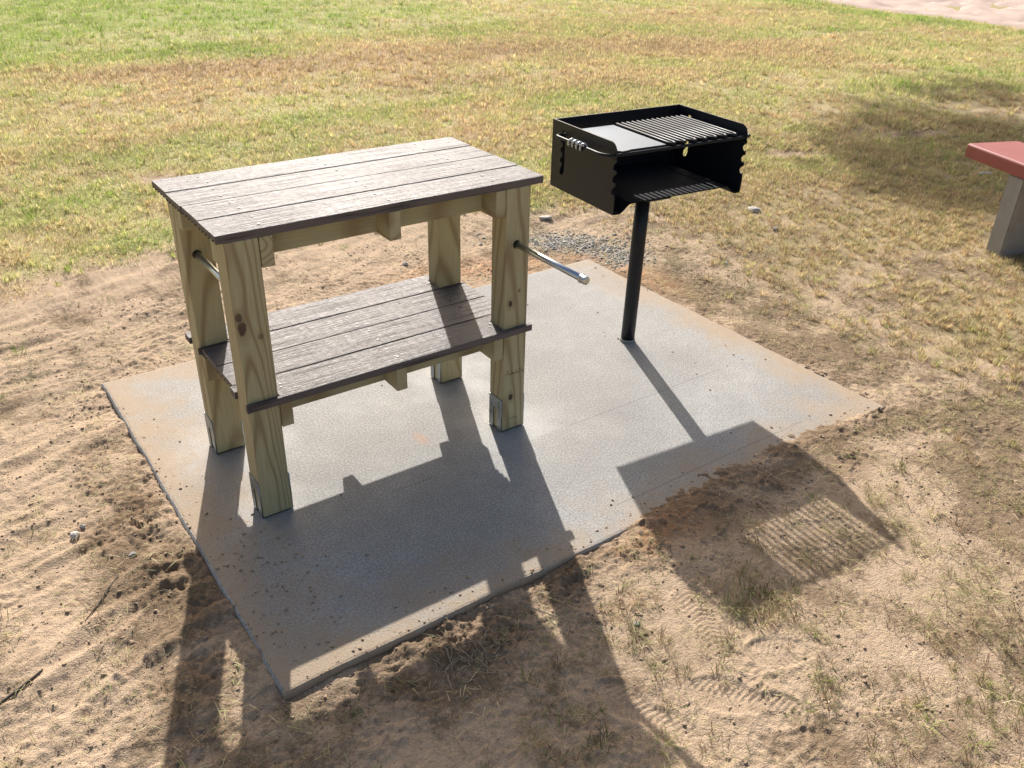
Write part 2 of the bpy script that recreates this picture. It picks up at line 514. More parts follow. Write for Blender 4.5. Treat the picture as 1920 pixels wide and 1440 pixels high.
def mat_concrete(name, pad=False, tone=1.0):
    t = NT(name)
    oc = t.coord('Object')
    big = t.noise(oc, 1.7, 4, .6)
    mid = t.noise(oc, 16, 4, .6)
    grit = t.noise(oc, 150, 3, .7)
    grit2 = t.noise(oc, 95, 3, .6)
    c = t.mix(t.ramp(big, [(.30, 0), (.68, 1)]), (.245 * tone, .235 * tone, .218 * tone), (.40 * tone, .385 * tone, .36 * tone))
    c = t.mix(t.math('MULTIPLY', t.ramp(mid, [(.35, 0), (.7, 1)]), .5), c, (.26 * tone, .25 * tone, .232 * tone))
    c = t.mix(t.math('MULTIPLY', t.ramp(grit, [(.38, 1), (.50, 0)]), .62), c, (.17, .16, .148))
    c = t.mix(t.math('MULTIPLY', t.ramp(grit, [(.52, 0), (.64, 1)]), .42), c, (.58, .555, .52))
    rough = .72
    if pad:
        sep = t.new('ShaderNodeSeparateXYZ'); t.l.new(oc, sep.inputs[0])
        X, Y = sep.outputs[0], sep.outputs[1]
        # smoother, whiter laitance round the four table posts
        sm = None
        for (cx, cy, r) in ((.05, .02, .20), (.05, .42, .26), (.98, .03, .24), (.98, .44, .24)):
            a = t.math('SUBTRACT', X, cx); b = t.math('SUBTRACT', Y, cy)
            d = t.math('SQRT', t.math('ADD', t.math('MULTIPLY', a, a), t.math('MULTIPLY', b, b)))
            d = t.math('ADD', t.math('DIVIDE', d, r), t.math('MULTIPLY', t.math('SUBTRACT', t.noise(oc, 9, 4), .5), 1.5))
            k = t.ramp(d, [(.35, 1), (.95, 0)])
            sm = k if sm is None else t.math('MAXIMUM', sm, k)
        sm = t.math('MULTIPLY', sm, t.math('GREATER_THAN', Y, t.math('ADD', -.10, t.math('MULTIPLY', mid, .012))))
        c = t.mix(t.math('MULTIPLY', sm, .32), c, (.48, .47, .45))
        # tan dirt film, heaviest near the rim
        def edge(v, e, w, sgn):
            return t.math('SUBTRACT', 1.0, t.math('DIVIDE', t.math('MULTIPLY', t.math('SUBTRACT', v, e), sgn), w), clamp=True)
        el = edge(X, PX0, .46, 1); er = edge(X, PX1, .30, -1); ef = edge(Y, PY0, .32, 1); eb = edge(Y, PY1, .34, -1)
        eb = t.math('MULTIPLY', eb, t.ramp(t.math('DIVIDE', X, 2.4), [(.25, 1), (.5, .12)]))
        ef2 = t.math('MULTIPLY', ef, t.ramp(t.math('DIVIDE', X, 2.4), [(0, 1), (.26, .75), (.40, .55), (.5, .9), (1, 1)]))
        m = t.math('MAXIMUM', t.math('MAXIMUM', el, er), t.math('MAXIMUM', ef2, eb))
        dn = t.noise(oc, 5.5, 5, .62)
        dn2 = t.noise(oc, 26, 4, .6)
        k = t.math('ADD', m, t.math('ADD', t.math('MULTIPLY', t.math('SUBTRACT', dn, .5), 1.5), t.math('MULTIPLY', t.math('SUBTRACT', dn2, .5), .5)))
        dirt = t.math('MULTIPLY', t.ramp(k, [(.25, 0), (.95, 1)]), t.math('MAXIMUM', t.math('GREATER_THAN', sep.outputs[2], -.0012), t.math('LESS_THAN', Y, PY0 + .012)))
        c = t.mix(t.math('MULTIPLY', dirt, .82), c, t.mix(dn2, (.43, .320, .210), (.34, .235, .140)))
        # a little orange clay
        a = t.math('SUBTRACT', X, .66); b = t.math('SUBTRACT', Y, .13)
        d = t.math('SQRT', t.math('ADD', t.math('MULTIPLY', t.math('MULTIPLY', a, a), 5), t.math('MULTIPLY', b, b)))
        cl = t.math('MULTIPLY', t.ramp(t.math('ADD', d, t.math('MULTIPLY', grit2, .09)), [(.05, 1), (.11, 0)]), .45)
        c = t.mix(cl, c, (.50, .24, .11))
        # the edging tool's line and the cold line in front of the posts
        for (yl, w, x0) in ((-.560, .0022, 1.0), (-.097, .0022, .0)):
            yy = t.math('ADD', Y, t.math('MULTIPLY', t.math('SUBTRACT', t.noise(oc, 2.2, 2), .5), .012))
            ln = t.math('LESS_THAN', t.math('ABSOLUTE', t.math('SUBTRACT', yy, yl)), w)
            ln = t.math('MULTIPLY', ln, t.math('GREATER_THAN', t.noise(t.mapping(oc, loc=(3, 1, 0)), 3.0, 2), .47))
            ln = t.math('MULTIPLY', ln, t.math('GREATER_THAN', X, x0))
            c = t.mix(t.math('MULTIPLY', ln, .45), c, (.13, .12, .11))
        rough = t.math('SUBTRACT', .80, t.math('MULTIPLY', sm, .10))
    h = t.math('ADD', t.math('MULTIPLY', grit, 1.0), t.math('ADD', t.math('MULTIPLY', grit2, .35), t.math('MULTIPLY', mid, .15)))
    return t.done(c, rough, t.bump(h, .7, .0032), spec=.3)


def mat_ground():
    t = NT('sandy_soil')
    oc = t.coord('Object')
    cv = t.attr('cover'); gr = t.attr('green'); cl = t.attr('clod'); org = t.attr('orange'); gv = t.attr('gravel'); br = t.attr('browned')
    n1 = t.noise(oc, 2.3, 4, .6); n2 = t.noise(oc, 14, 4, .6); n3 = t.noise(oc, 70, 3, .6); n4 = t.noise(oc, 330, 2, .6)
    sand = t.mix(n1, (.545, .405, .280), (.46, .338, .228))
    sand = t.mix(t.math('MULTIPLY', t.ramp(n2, [(.45, 0), (.70, 1)]), .45), sand, (.36, .255, .165))
    sand = t.mix(t.math('MULTIPLY', t.ramp(n4, [(.36, 1), (.5, 0)]), .5), sand, (.22, .15, .09))
    sand = t.mix(t.math('MULTIPLY', t.ramp(n4, [(.6, 0), (.74, 1)]), .35), sand, (.62, .47, .33))
    n5 = t.noise(oc, 38, 5, .72); n6 = t.noise(oc, 130, 3, .6)
    df = t.math('ADD', t.attr('duff'), t.math('ADD', t.math('MULTIPLY', t.math('SUBTRACT', n5, .5), 1.5), t.math('MULTIPLY', t.math('SUBTRACT', n6, .5), .9)))
    sand = t.mix(t.math('MULTIPLY', t.ramp(df, [(.42, 0), (.80, 1)]), .80), sand, t.mix(n6, (.115, .080, .048), (.24, .165, .10)))
    sand = t.mix(t.math('MULTIPLY', t.ramp(n6, [(.58, 0), (.72, 1)]), .35), sand, (.66, .52, .38))
    k = t.math('ADD', cl, t.math('MULTIPLY', t.math('SUBTRACT', n3, .5), .8))
    sand = t.mix(t.math('MULTIPLY', t.ramp(k, [(.15, 0), (.8, 1)]), .65), sand, (.205, .135, .08))
    sand = t.mix(t.math('MULTIPLY', t.math('MULTIPLY', org, t.ramp(n3, [(.35, 0), (.6, 1)])), .8), sand, (.52, .26, .12))
    sand = t.mix(t.math('MULTIPLY', gv, .8), sand, t.mix(n3, (.22, .215, .21), (.42, .40, .38)))
    thatch = t.mix(n3, (.50, .40, .23), (.36, .28, .15))
    thatch = t.mix(t.math('MULTIPLY', gr, .75), thatch, t.mix(n2, (.28, .31, .09), (.36, .37, .12)))
    thatch = t.mix(t.math('MULTIPLY', br, .8), thatch, (.42, .26, .14))
    c = t.mix(t.ramp(t.math('ADD', cv, t.math('MULTIPLY', t.math('SUBTRACT', n3, .5), .7)), [(.30, 0), (.85, 1)]), sand, thatch)
    nv = t.ramp(t.noise(t.mapping(oc, loc=(4, 7, 0)), 3.3, 3, .6), [(.36, .12), (.62, 1)])
    h = t.math('ADD', t.math('MULTIPLY', t.math('MULTIPLY', n3, nv), .9), t.math('MULTIPLY', n4, .55))
    return t.done(c, .95, t.bump(t.math('ADD', h, t.math('MULTIPLY', n6, .8)), .75, .008), spec=.12)


def mat_sandcourt():
    t = NT('pale_court_sand')
    oc = t.coord('Object')
    n = t.noise(oc, 3, 4); n2 = t.noise(oc, 60, 3)
    c = t.mix(n, (.66, .52, .44), (.56, .42, .35))
    c = t.mix(t.math('MULTIPLY', n2, .4), c, (.40, .28, .21))
    return t.done(c, .95, t.bump(n2, .6, .01), spec=.1)


def mat_grass(name):
    t = NT(name)
    tint = t.attr('tint', 'INSTANCER'); lum = t.attr('lum', 'INSTANCER')
    own = t.attr('hue')
    k = t.math('ADD', tint, t.math('MULTIPLY', t.math('SUBTRACT', own, .5), .95), clamp=True)
    c = t.ramp(k, [(0, (.50, .33, .19)), (.25, (.72, .61, .38)), (.50, (.62, .57, .26)), (.75, (.40, .44, .13)), (1, (.26, .38, .07))])
    c = t.mix(1.0, c, lum, 'MULTIPLY')
    t.b.inputs['Specular IOR Level'].default_value = .25
    t.b.inputs['Roughness'].default_value = .6
    t.l.new(c, t.b.inputs['Base Color'])
    tr = t.new('ShaderNodeBsdfTranslucent'); t.l.new(c, tr.inputs[0])
    mx = t.new('ShaderNodeMixShader'); mx.inputs[0].default_value = .42
    t.l.new(t.b.outputs[0], mx.inputs[1]); t.l.new(tr.outputs[0], mx.inputs[2])
    t.l.new(mx.outputs[0], t.out.inputs[0])
    return t.m


def mat_plain(name, c1, c2, rough=.6, scale=40, metal=0.0, bump=.2, bd=.001, spec=.5):
    t = NT(name)
    oc = t.coord('Object')
    n = t.noise(oc, scale, 4, .6); n2 = t.noise(oc, scale * 6, 2)
    c = t.mix(n, c1, c2)
    r = t.math('ADD', rough - .06, t.math('MULTIPLY', n, .12))
    return t.done(c, r, t.bump(n2, bump, bd), metal, spec)


M_SOIL = mat_ground()
M_COURT = mat_sandcourt()
M_PAD = mat_concrete('broomed_concrete', True)
M_LEGC = mat_plain('bench_leg_concrete', (.27, .255, .225), (.40, .38, .34), .9, 14, 0, .4, .002, .2)
M_GRASS = mat_grass('grass_blades')
M_GALV = mat_plain('galvanized_steel', (.62, .66, .68), (.50, .55, .58), .30, 30, 1.0, .08)
M_ZINC = mat_plain('zinc_bracket', (.36, .39, .41), (.27, .30, .32), .48, 45, 1.0, .1)
M_BLACK = mat_plain('black_enamel', (.008, .010, .014), (.012, .014, .019), .42, 25, 0, .12, .0006, .32)
M_GRIDDLE = mat_plain('griddle_steel', (.080, .092, .110), (.10, .115, .135), .50, 20, .85, .05, .0004, .6)
M_FLOOR = mat_plain('black_floor_plate', (.004, .005, .008), (.007, .008, .012), .62, 20, 0, .05, .0004, .10)
M_BAR = mat_plain('grate_bar_enamel', (.012, .013, .016), (.02, .021, .024), .44, 60, 0, .02, .0003, .17)
M_COIL = mat_plain('coil_steel', (.50, .51, .52), (.36, .37, .38), .32, 60, 1.0, .1)
M_RED = mat_plain('red_bench_paint', (.27, .062, .052), (.38, .110, .092), .55, 11, 0, .35, .002)
M_SCREW = mat_plain('dark_screw', (.03, .024, .02), (.05, .04, .035), .5, 90)
M_HOLE_SHADE = mat_plain('hole_and_gap_shade', (.02, .015, .01), (.035, .025, .016), .9, 90)  # near black, paints the shade inside bores and under the posts
M_INK = mat_plain('faded_ink', (.075, .052, .030), (.13, .095, .058), .8, 120)
M_STONE = mat_plain('pale_stone', (.40, .365, .31), (.56, .52, .46), .85, 40, 0, .5, .004)
M_STONE_D = mat_plain('grey_stone', (.24, .23, .215), (.36, .345, .32), .85, 40, 0, .5, .004)
M_GRAVEL = mat_plain('gravel_grey', (.25, .235, .21), (.48, .45, .40), .85, 18, 0, .5, .004)
M_CRUMB = mat_plain('soil_crumb', (.24, .17, .115), (.46, .34, .23), .95, 9, 0, .6, .004, .1)
M_ROOT = mat_plain('bleached_root', (.40, .33, .23), (.27, .205, .13), .8, 60, 0, .4, .002)
M_TWIG = mat_plain('dark_twig', (.05, .038, .03), (.09, .07, .05), .85, 60, 0, .5, .002)
M_BARK = mat_plain('tree_bark', (.12, .085, .06), (.07, .05, .036), .95, 8, 0, .8, .02)
M_LEAF = mat_plain('tree_leaf', (.05, .09, .02), (.08, .12, .03), .6, 3)

# ------------------------------------------------------------------ ground sheet
def axis(lo, hi, step, far_lo, far_hi, g, f0, f1, fine):
    mid = np.concatenate([np.arange(lo, f0 - step / 2, step), np.arange(f0, f1 - fine / 2, fine), np.arange(f1, hi + step / 2, step)])
    lo, hi = mid[0], mid[-1]
    out = [mid]
    for far, sgn, start in ((far_lo, -1, lo), (far_hi, 1, hi)):
        pts = []; p = start; s = step
        while abs(p - start) < far:
            s *= g; p += sgn * s; pts.append(p)
        out.append(np.array(pts))
    return np.sort(np.concatenate(out))


gx = axis(-1.0, 2.7, .0064, 150, 300, 1.06, .3, 1.85, .0045)
gy = axis(-1.95, 1.75, .0064, 150, 300, 1.06, -1.7, -.65, .0045)
GX, GY = np.meshgrid(gx, gy)
H, CV, CLOD = ground_parts(GX, GY)


def ground_z(x, y):
    x = np.atleast_1d(np.asarray(x, float)); y = np.atleast_1d(np.asarray(y, float))
    i = np.clip(np.searchsorted(gx, x) - 1, 0, len(gx) - 2); j = np.clip(np.searchsorted(gy, y) - 1, 0, len(gy) - 2)
    u = (x - gx[i]) / (gx[i + 1] - gx[i]); v = (y - gy[j]) / (gy[j + 1] - gy[j])
    return (H[j, i] * (1 - u) + H[j, i + 1] * u) * (1 - v) + (H[j + 1, i] * (1 - u) + H[j + 1, i + 1] * u) * v


def numpy_mesh(name, co, quads=None, tris=None):
    me = bpy.data.meshes.new(name)
    nq = 0 if quads is None else len(quads); nt = 0 if tris is None else len(tris)
    me.vertices.add(len(co)); me.vertices.foreach_set('co', np.asarray(co, np.float32).ravel())
    loops = []; starts = []
    if nq:
        loops.append(np.asarray(quads, np.int32).ravel()); starts.append(np.arange(nq) * 4)
    if nt:
        loops.append(np.asarray(tris, np.int32).ravel()); starts.append(np.arange(nt) * 3 + nq * 4)
    if nq + nt:
        lp = np.concatenate(loops).astype(np.int32)
        me.loops.add(len(lp)); me.loops.foreach_set('vertex_index', lp)
        me.polygons.add(nq + nt); me.polygons.foreach_set('loop_start', np.concatenate(starts).astype(np.int32))
    me.update(calc_edges=True)
    return me


def add_attr(me, name, vals, kind='FLOAT'):
    a = me.attributes.new(name, kind, 'POINT')
    a.data.foreach_set('value', np.asarray(vals, np.float32 if kind == 'FLOAT' else np.int32).ravel())


ny, nx = GX.shape
idx = np.arange(nx * ny).reshape(ny, nx)
quads = np.stack([idx[:-1, :-1], idx[:-1, 1:], idx[1:, 1:], idx[1:, :-1]], -1).reshape(-1, 4)
# the play court beyond the lawn is its own sheet; the ground dips a little under it
COURT_X = 14.2
me = numpy_mesh('ground', np.stack([GX.ravel(), GY.ravel(), H.ravel()], -1), quads)
add_attr(me, 'duff', duff(GX, GY)); add_attr(me, 'cover', CV); add_attr(me, 'green', green(GX, GY)); add_attr(me, 'clod', np.clip(CLOD, 0, 1)); add_attr(me, 'browned', browned(GX, GY))
orange = blob(GX, GY, 1.55, 1.42, .35, .14) + blob(GX, GY, 2.42, .85, .10, .3) * .9 + blob(GX, GY, 1.95, 1.3, .2, .1) + blob(GX, GY, 1.05, -.74, .16, .07) * .8 + blob(GX, GY, 2.3, 1.3, .12, .1)
add_attr(me, 'orange', np.clip(orange, 0, 1))
gravel_m = np.clip((blob(GX, GY, 2.36, 1.42, .20, .13, -.9) * 1.3 + blob(GX, GY, 2.5, 1.08, .12, .10)) * (1 + 1.2 * fbm(GX, GY, .1, 3, 80)), 0, 1)
add_attr(me, 'gravel', gravel_m)
ground = tag(mesh_obj('ground', me, M_SOIL, smooth=True), kind='structure')

# court sheet, lumpy with footprints
cx = np.linspace(0, 1, 90) ** 1.5 * 40; cy = np.linspace(-14, 26, 260)
CX, CY = np.meshgrid(cx, cy)
edge = COURT_X + .12 * fbm(CY, CY * 0, 1.0, 3, 90)
CXw = edge + CX
CZ = ground_z(CXw.ravel(), CY.ravel()).reshape(CXw.shape) * .5 + .03 + .15 * fbm(CXw, CY, .42, 3, 91) * sstep(0, .5, CX) - .06 * sstep(.15, 0, CX)
ci = np.arange(CX.size).reshape(CX.shape)
cq = np.stack([ci[:-1, :-1], ci[:-1, 1:], ci[1:, 1:], ci[1:, :-1]], -1).reshape(-1, 4)
court = tag(mesh_obj('sand_court', numpy_mesh('sand_court', np.stack([CXw.ravel(), CY.ravel(), CZ.ravel()], -1), cq), M_COURT, smooth=True), kind='structure')

# ------------------------------------------------------------------ concrete pad with a tooled, slightly uneven rim
def rim(inset, z, wob):
    pts = []
    cs = [(PX0, PY0), (PX1, PY0), (PX1, PY1), (PX0, PY1)]
    for k in range(4):
        a = Vector(cs[k]); b = Vector(cs[(k + 1) % 4]); n = 60
        for i in range(n):
            p = a.lerp(b, i / n)
            p = Vector((min(max(p.x, PX0 + inset), PX1 - inset), min(max(p.y, PY0 + inset), PY1 - inset)))
            w = wob * float(gnoise(p.x * 6, p.y * 6, 5))
            q = p + Vector((w if k in (1, 3) else 0, w if k in (0, 2) else 0))
            pts.append((q.x, q.y, z))
    return pts


bm = bmesh.new()
loops = [[bm.verts.new(p) for p in rim(i, z, w)] for i, z, w in ((.014, 0, .002), (.006, -.0015, .003), (.001, -.007, .004), (0, -.014, .004), (-.004, -.11, .004))]
n = len(loops[0])
bm.faces.new(loops[0])
for A, B in zip(loops, loops[1:]):
    for i in range(n):
        bm.faces.new((B[i], B[(i + 1) % n], A[(i + 1) % n], A[i]))
pad = tag(mesh_obj('concrete_pad', bm_mesh('concrete_pad', bm), M_PAD), kind='structure')

# ------------------------------------------------------------------ preparation table
L_, D_, H_, HS = 1.0691, .575, .9349, .4213
T_ = .0235
PXA, PXB, PYA, PYB, PW, PD = .0192, .9250, -.0012, .4235, .0950, .0820
TB = Vector((.534, .28, 0))
table = empty('prep_table', TB, 'wooden outdoor preparation table with brown slatted top and lower shelf', 'table')


def tp(x, y, z):
    return (x - TB.x, y - TB.y, z - TB.z)


def plank_profile(w):
    z1 = 0; z0 = -T_; r = .003
    pts = [(r * .0, z1 - r), (r * .3, z1 - r * .3), (r, z1), (w - r, z1), (w - r * .3, z1 - r * .3), (w, z1 - r), (w, z0)]
    gw = w / 6.2; gap = (w - 5 * gw) / 6
    for k in range(4, -1, -1):
        a = gap + k * (gw + gap)
        pts += [(a + gw, z0), (a + gw - .002, z0 + .009), (a + .002, z0 + .009), (a, z0)]
    pts.append((0, z0))
    return pts


def add_box(bm, x0, x1, y0, y1, z0, z1):
    vs = [bm.verts.new((x, y, z)) for z in (z0, z1) for y in (y0, y1) for x in (x0, x1)]
    for f in ((0, 2, 3, 1), (4, 5, 7, 6), (0, 1, 5, 4), (2, 6, 7, 3), (0, 4, 6, 2), (1, 3, 7, 5)):
        bm.faces.new([vs[i] for i in f])


screw_me = None


def screw(parent, x, y, z):
    global screw_me
    if screw_me is None:
        b = bmesh.new()
        bmesh.ops.create_cone(b, cap_ends=True, segments=10, radius1=.0042, radius2=.0038, depth=.002)
        screw_me = bm_mesh('screw', b); screw_me.materials.append(M_SCREW)
    o = bpy.data.objects.new('screw', screw_me)
    o.location = (x, y, z)
    link(o, parent)


BWT = (D_ - 3 * .0045) / 4
JX = ((.1160, .1535), (.5075, .5455), (.8855, .9230))     # joists (x spans)
for k in range(4):
    y0 = k * (BWT + .0045)
    bm = bmesh.new()
    ex = (.0, .0012, -.0008, .001)[k]
    prism_x(bm, plank_profile(BWT), -L_ / 2 + ex, L_ / 2 + ex)
    bmesh.ops.recalc_face_normals(bm, faces=bm.faces[:])
    o = mesh_obj('plank', bm_mesh('plank', bm), mat_deck('composite_board', k + 1.3), table, tp(L_ / 2, y0, H_ + (.0, .0006, -.0004, .0003)[k]))
    for (a, b) in JX:
        for fy in (.26, .74):
            screw(o, (a + b) / 2 - L_ / 2 + random.uniform(-.01, .01), BWT * (fy + random.uniform(-.04, .04)), .0006)

XS0, XS1, YS0 = .0225, 1.0266, -.0175
mx = (XS0 + XS1) / 2
for k in range(4):
    y0 = YS0 + k * (BWT + .0045); y1 = y0 + BWT
    bm = bmesh.new()
    prof = plank_profile(BWT)
    if k in (1, 2):
        prism_x(bm, prof, XS0 - mx, XS1 - mx)
    else:
        ia, ib = PXA + PW + .004, PXB - .004
        prism_x(bm, prof, ia - mx, ib - mx)
        na, nb = (PYA, PYA + PD) if k == 0 else (PYB, PYB + PD)
        e = .0035
        spans = [(y0, na - (e if k == 0 else .001)), (nb + e, y1)]
        ends = ((XS0 - .010 - mx, ia - mx), (ib - mx, XS1 + .006 - mx))
        for (a, b) in spans:
            if b - a < .004:
                continue
            for (p, q) in ends:
                add_box(bm, p, q, a - y0, b - y0, -T_, -.0003)
    bmesh.ops.recalc_face_normals(bm, faces=bm.faces[:])
    o = mesh_obj('shelf_plank', bm_mesh('shelf_plank', bm), mat_deck('composite_shelf_board', k + 7.7), table, tp(mx, y0, HS + (.0, .0005, -.0004, .0002)[k]))
    for (a, b) in JX:
        for fy in (.26, .74):
            if k in (0, 3) and (a < .2 or a > .8):
                fy = .5 + (fy - .5) * .3 + (.0)
            screw(o, (a + b) / 2 - mx + random.uniform(-.01, .01), BWT * (fy + random.uniform(-.04, .04)), .0006)

# posts
POST_H = H_ - T_ - .006
bracket_outer = None


def bracket_mesh():
    w, h = .076, .132
    sl = .0135
    outer = [(-w / 2, 0), (-w / 2, h), (w / 2, h), (w / 2, 0), (sl, 0)]
    outer += [(sl * math.cos(a), .078 + sl * math.sin(a)) for a in np.linspace(0, math.pi, 9)]
    outer += [(-sl, 0)]
    holes = [circle2(-.026, .02, .0026), (circle2(.026, .02, .0026)), circle2(-.027, .062, .0026), circle2(.027, .056, .0042),
             circle2(-.022, .116, .0040), circle2(.010, .118, .0028)]
    for (cx_, cz_, s) in ((-.021, .098, 1), (.024, .092, 1)):
        arc = [(cx_ + .012 * math.cos(a) + .006, cz_ + .012 * math.sin(a)) for a in np.linspace(2.2, 3.9, 6)]
        arc += [(cx_ + .007 * math.cos(a) + .006, cz_ + .007 * math.sin(a)) for a in np.linspace(3.9, 2.2, 6)]
        holes.append(arc)
    return plate_mesh('post_bracket', outer, holes, .003, lambda u, v, w_: (w_, u, v))


BRK = bracket_mesh(); BRK.materials.append(M_ZINC)
KN = {'fl': [(.037 - .067, .654, .013, .026, .85), (.031 - .067, .688, .010, .014, .7), (.086 - .067, .616, .009, .011, .5)],
      'fr': [(.949 - .9725, .506, .0085, .013, .95), (.960 - .9725, .136, .010, .014, .95), (.984 - .9725, .547, .004, .006, .6)],
      'bl': [(.02, .30, .006, .010, .4)], 'br': [(-.03, .70, .016, .006, .5)]}
posts = {}
for i, (key, px, py) in enumerate((('fl', PXA, PYA), ('fr', PXB, PYA), ('bl', PXA, PYB), ('br', PXB, PYB))):
    me = box_mesh('post', PW, PD, POST_H, .0035, 2)
    for v in me.vertices:
        v.co.z += POST_H / 2
    pith = ((.035, .075), (.05, .085), (-.04, .07), (.06, .09))[i]
    o = mesh_obj('post', me, mat_wood('treated_pine_post', 'z', i * 1.9 + .4, KN[key], pith, (.0, .015, .0, .02)[i]), table, tp(px + PW / 2, py + PD / 2, .006))
    posts[key] = o
    for sx in (-1, 1):
        b = bpy.data.objects.new('post_bracket', BRK)
        b.location = (sx * (PW / 2 + .0018), 0, -.003)
        link(b, o)
    f = mesh_obj('post_foot', box_mesh('post_foot', PW - .012, PD - .012, .007, 0), M_HOLE_SHADE, o, (0, 0, -.0028))  # base plate, coloured near black to paint the shaded gap below the post

# joists and rails
for lev, zt in ((0, H_ - T_), (1, HS - T_)):
    for j, (a, b) in enumerate(JX):
        ln = .5055 if lev == 0 else .5055
        me = box_mesh('joist', b - a, ln, .0885, .0022, 2)
        mesh_obj('joist', me, mat_wood('treated_pine_joist', 'y', j * 2.3 + lev * 5 + .7, (), (.03, .02), .0), table, tp((a + b) / 2, PYA + .001 + ln / 2, zt - .0885 / 2 - .0012))
    for j, (ya, yb) in enumerate(((PYA + PD + .001, PYA + PD + .038), (PYB - .038, PYB - .001))):
        me = box_mesh('rail', PXB + PW - PXA - .002, yb - ya, .0835, .0022, 2)
        mesh_obj('rail', me, mat_wood('treated_pine_rail', 'x', j * 3.1 + lev * 2 + 11.2, (), (.02, .05), -.02), table, tp((PXA + PXB + PW) / 2, (ya + yb) / 2, zt - .0835 / 2 - .002))

# galvanized pipes
def pipe_tube(x, y0, y1, z, name, dz=0.0):
    bm = bmesh.new()
    tube(bm, [tp(x, y0, z), tp(x, (y0 + y1) / 2, z + dz / 2), tp(x, y1, z + dz)], .0107, 20)
    o = mesh_obj(name, bm_mesh(name, bm), M_GALV, table, smooth=True)
    return o


RX, RZ = .968, .722
pr = pipe_tube(RX, -.345, PYA + .05, RZ, 'pipe')
bm = bmesh.new()
ys = [-.334, -.337, -.3375, -.341, -.3415, -.358, -.362, -.3635]
rs = [.0118, .0142, .0152, .0152, .0138, .0138, .0122, .008]
tube(bm, [tp(RX, y, RZ) for y in ys], rs, 24)
mesh_obj('pipe_cap', bm_mesh('pipe_cap', bm), M_GALV, pr, smooth=False)
pl = pipe_tube(.060, PYA + .02, PYB + .02, .733, 'pipe')


def hole_shade_disc(x, y, z, parent):  # flat dark disc painting the shaded bore round the pipe, nothing is cut
    b = bmesh.new()
    n = 20
    A = [b.verts.new((x + .0142 * math.cos(2 * math.pi * k / n), y, z + .0142 * math.sin(2 * math.pi * k / n))) for k in range(n)]
    B = [b.verts.new((x + .0142 * math.cos(2 * math.pi * k / n), y + .0008, z + .0142 * math.sin(2 * math.pi * k / n))) for k in range(n)]
    b.faces.new(A)
    for k in range(n):
        b.faces.new((A[k], A[(k + 1) % n], B[(k + 1) % n], B[k]))
    bmesh.ops.recalc_face_normals(b, faces=b.faces[:])
    mesh_obj('bore_shade_disc', bm_mesh('bore_shade_disc', b), M_HOLE_SHADE, parent)


zz = .006
hole_shade_disc(RX - PXB - PW / 2, -PD / 2 - .0006, RZ - zz, posts['fr'])
hole_shade_disc(.060 - PXA - PW / 2, -PD / 2 - .0006, .733 - zz, posts['bl'])

# the grade stamp on the nearer right post: two broken lines of ink and one lower, too blurred to read
bm = bmesh.new()
rg = random.Random(4)
for (x0, x1, z, hh, dens, slope) in ((.942, 1.012, .2490, .0062, .62, -.02), (.936, 1.012, .2385, .0062, .85, -.02), (.945, .990, .0520, .0060, .9, -.06)):
    x = x0
    while x < x1:
        w = rg.uniform(.0025, .0048)
        if rg.random() < dens:
            zc = z + (x - x0) * slope
            st = rg.choice(['I', 'L', 'T', 'H', 'O', 'E', 'F'])
            s = .0015
            y = PYA - .00035
            bars = [(x, x + s, zc - hh / 2, zc + hh / 2)]
            if st in 'LEO': bars.append((x + s, x + w * .8, zc - hh / 2, zc - hh / 2 + s))
            if st in 'TEFO': bars.append((x + s, x + w * .8, zc + hh / 2 - s, zc + hh / 2))
            if st in 'HEF': bars.append((x + s, x + w * .7, zc - s / 2, zc + s / 2))
            if st in 'HO': bars.append((x + w * .8, x + w * .8 + s, zc - hh / 2, zc + hh / 2))
            for (a, b, c, d) in bars:
                vs = [bm.verts.new(p) for p in ((a, y, c), (b, y, c), (b, y, d), (a, y, d))]
                bm.faces.new(vs)
        x += w + .0012
for v in bm.verts:
    v.co = Vector((v.co.x - PXB - PW / 2, v.co.y - PYA - PD / 2, v.co.z - .006))
st = mesh_obj('ink_stamp', bm_mesh('ink_stamp', bm), M_INK, posts['fr'])
tag(st, 'faint dark ink grade stamp', kind='stuff')

# ------------------------------------------------------------------ park grill
GB = Vector((1.821, .314, 0))
grill = empty('park_grill', GB, 'black steel charcoal park grill on a single pipe post set in the concrete pad', 'grill')
GA = -.0837
GO = Vector((1.514, .1447, .680))
GW, GD, GH = .6426, .431, .2663
gc, gs = math.cos(GA), math.sin(GA)


def gl(x, y, z):
    return Vector((GO.x + gc * x - gs * y - GB.x, GO.y + gs * x + gc * y - GB.y, GO.z + z - GB.z))


# side panel outline in (y from front, z)
def side_outline():
    o = [(0.004, 0), (GD, 0), (GD, GH)]
    o += [(.075, GH)]
    cx_, cz_, r = .045, GH - .042, .042
    for a in np.linspace(math.pi / 2, math.pi * 1.22, 9):
        o.append((cx_ + r * math.cos(a) * .95, cz_ + r * math.sin(a)))
    gz = .83 * GH
    o += [(.030, gz + .006), (.034, gz - .003), (.026, gz - .010), (.004, gz - .013)]
    for zc in (.69, .52, .35):
        z = zc * GH
        o += [(.002, z + .016), (.013, z + .008), (.021, z - .002), (.020, z - .012), (.014, z - .017), (.004, z - .0175), (.001, z - .014)]
    o += [(.000, .25 * GH), (.001, .01)]
    return o


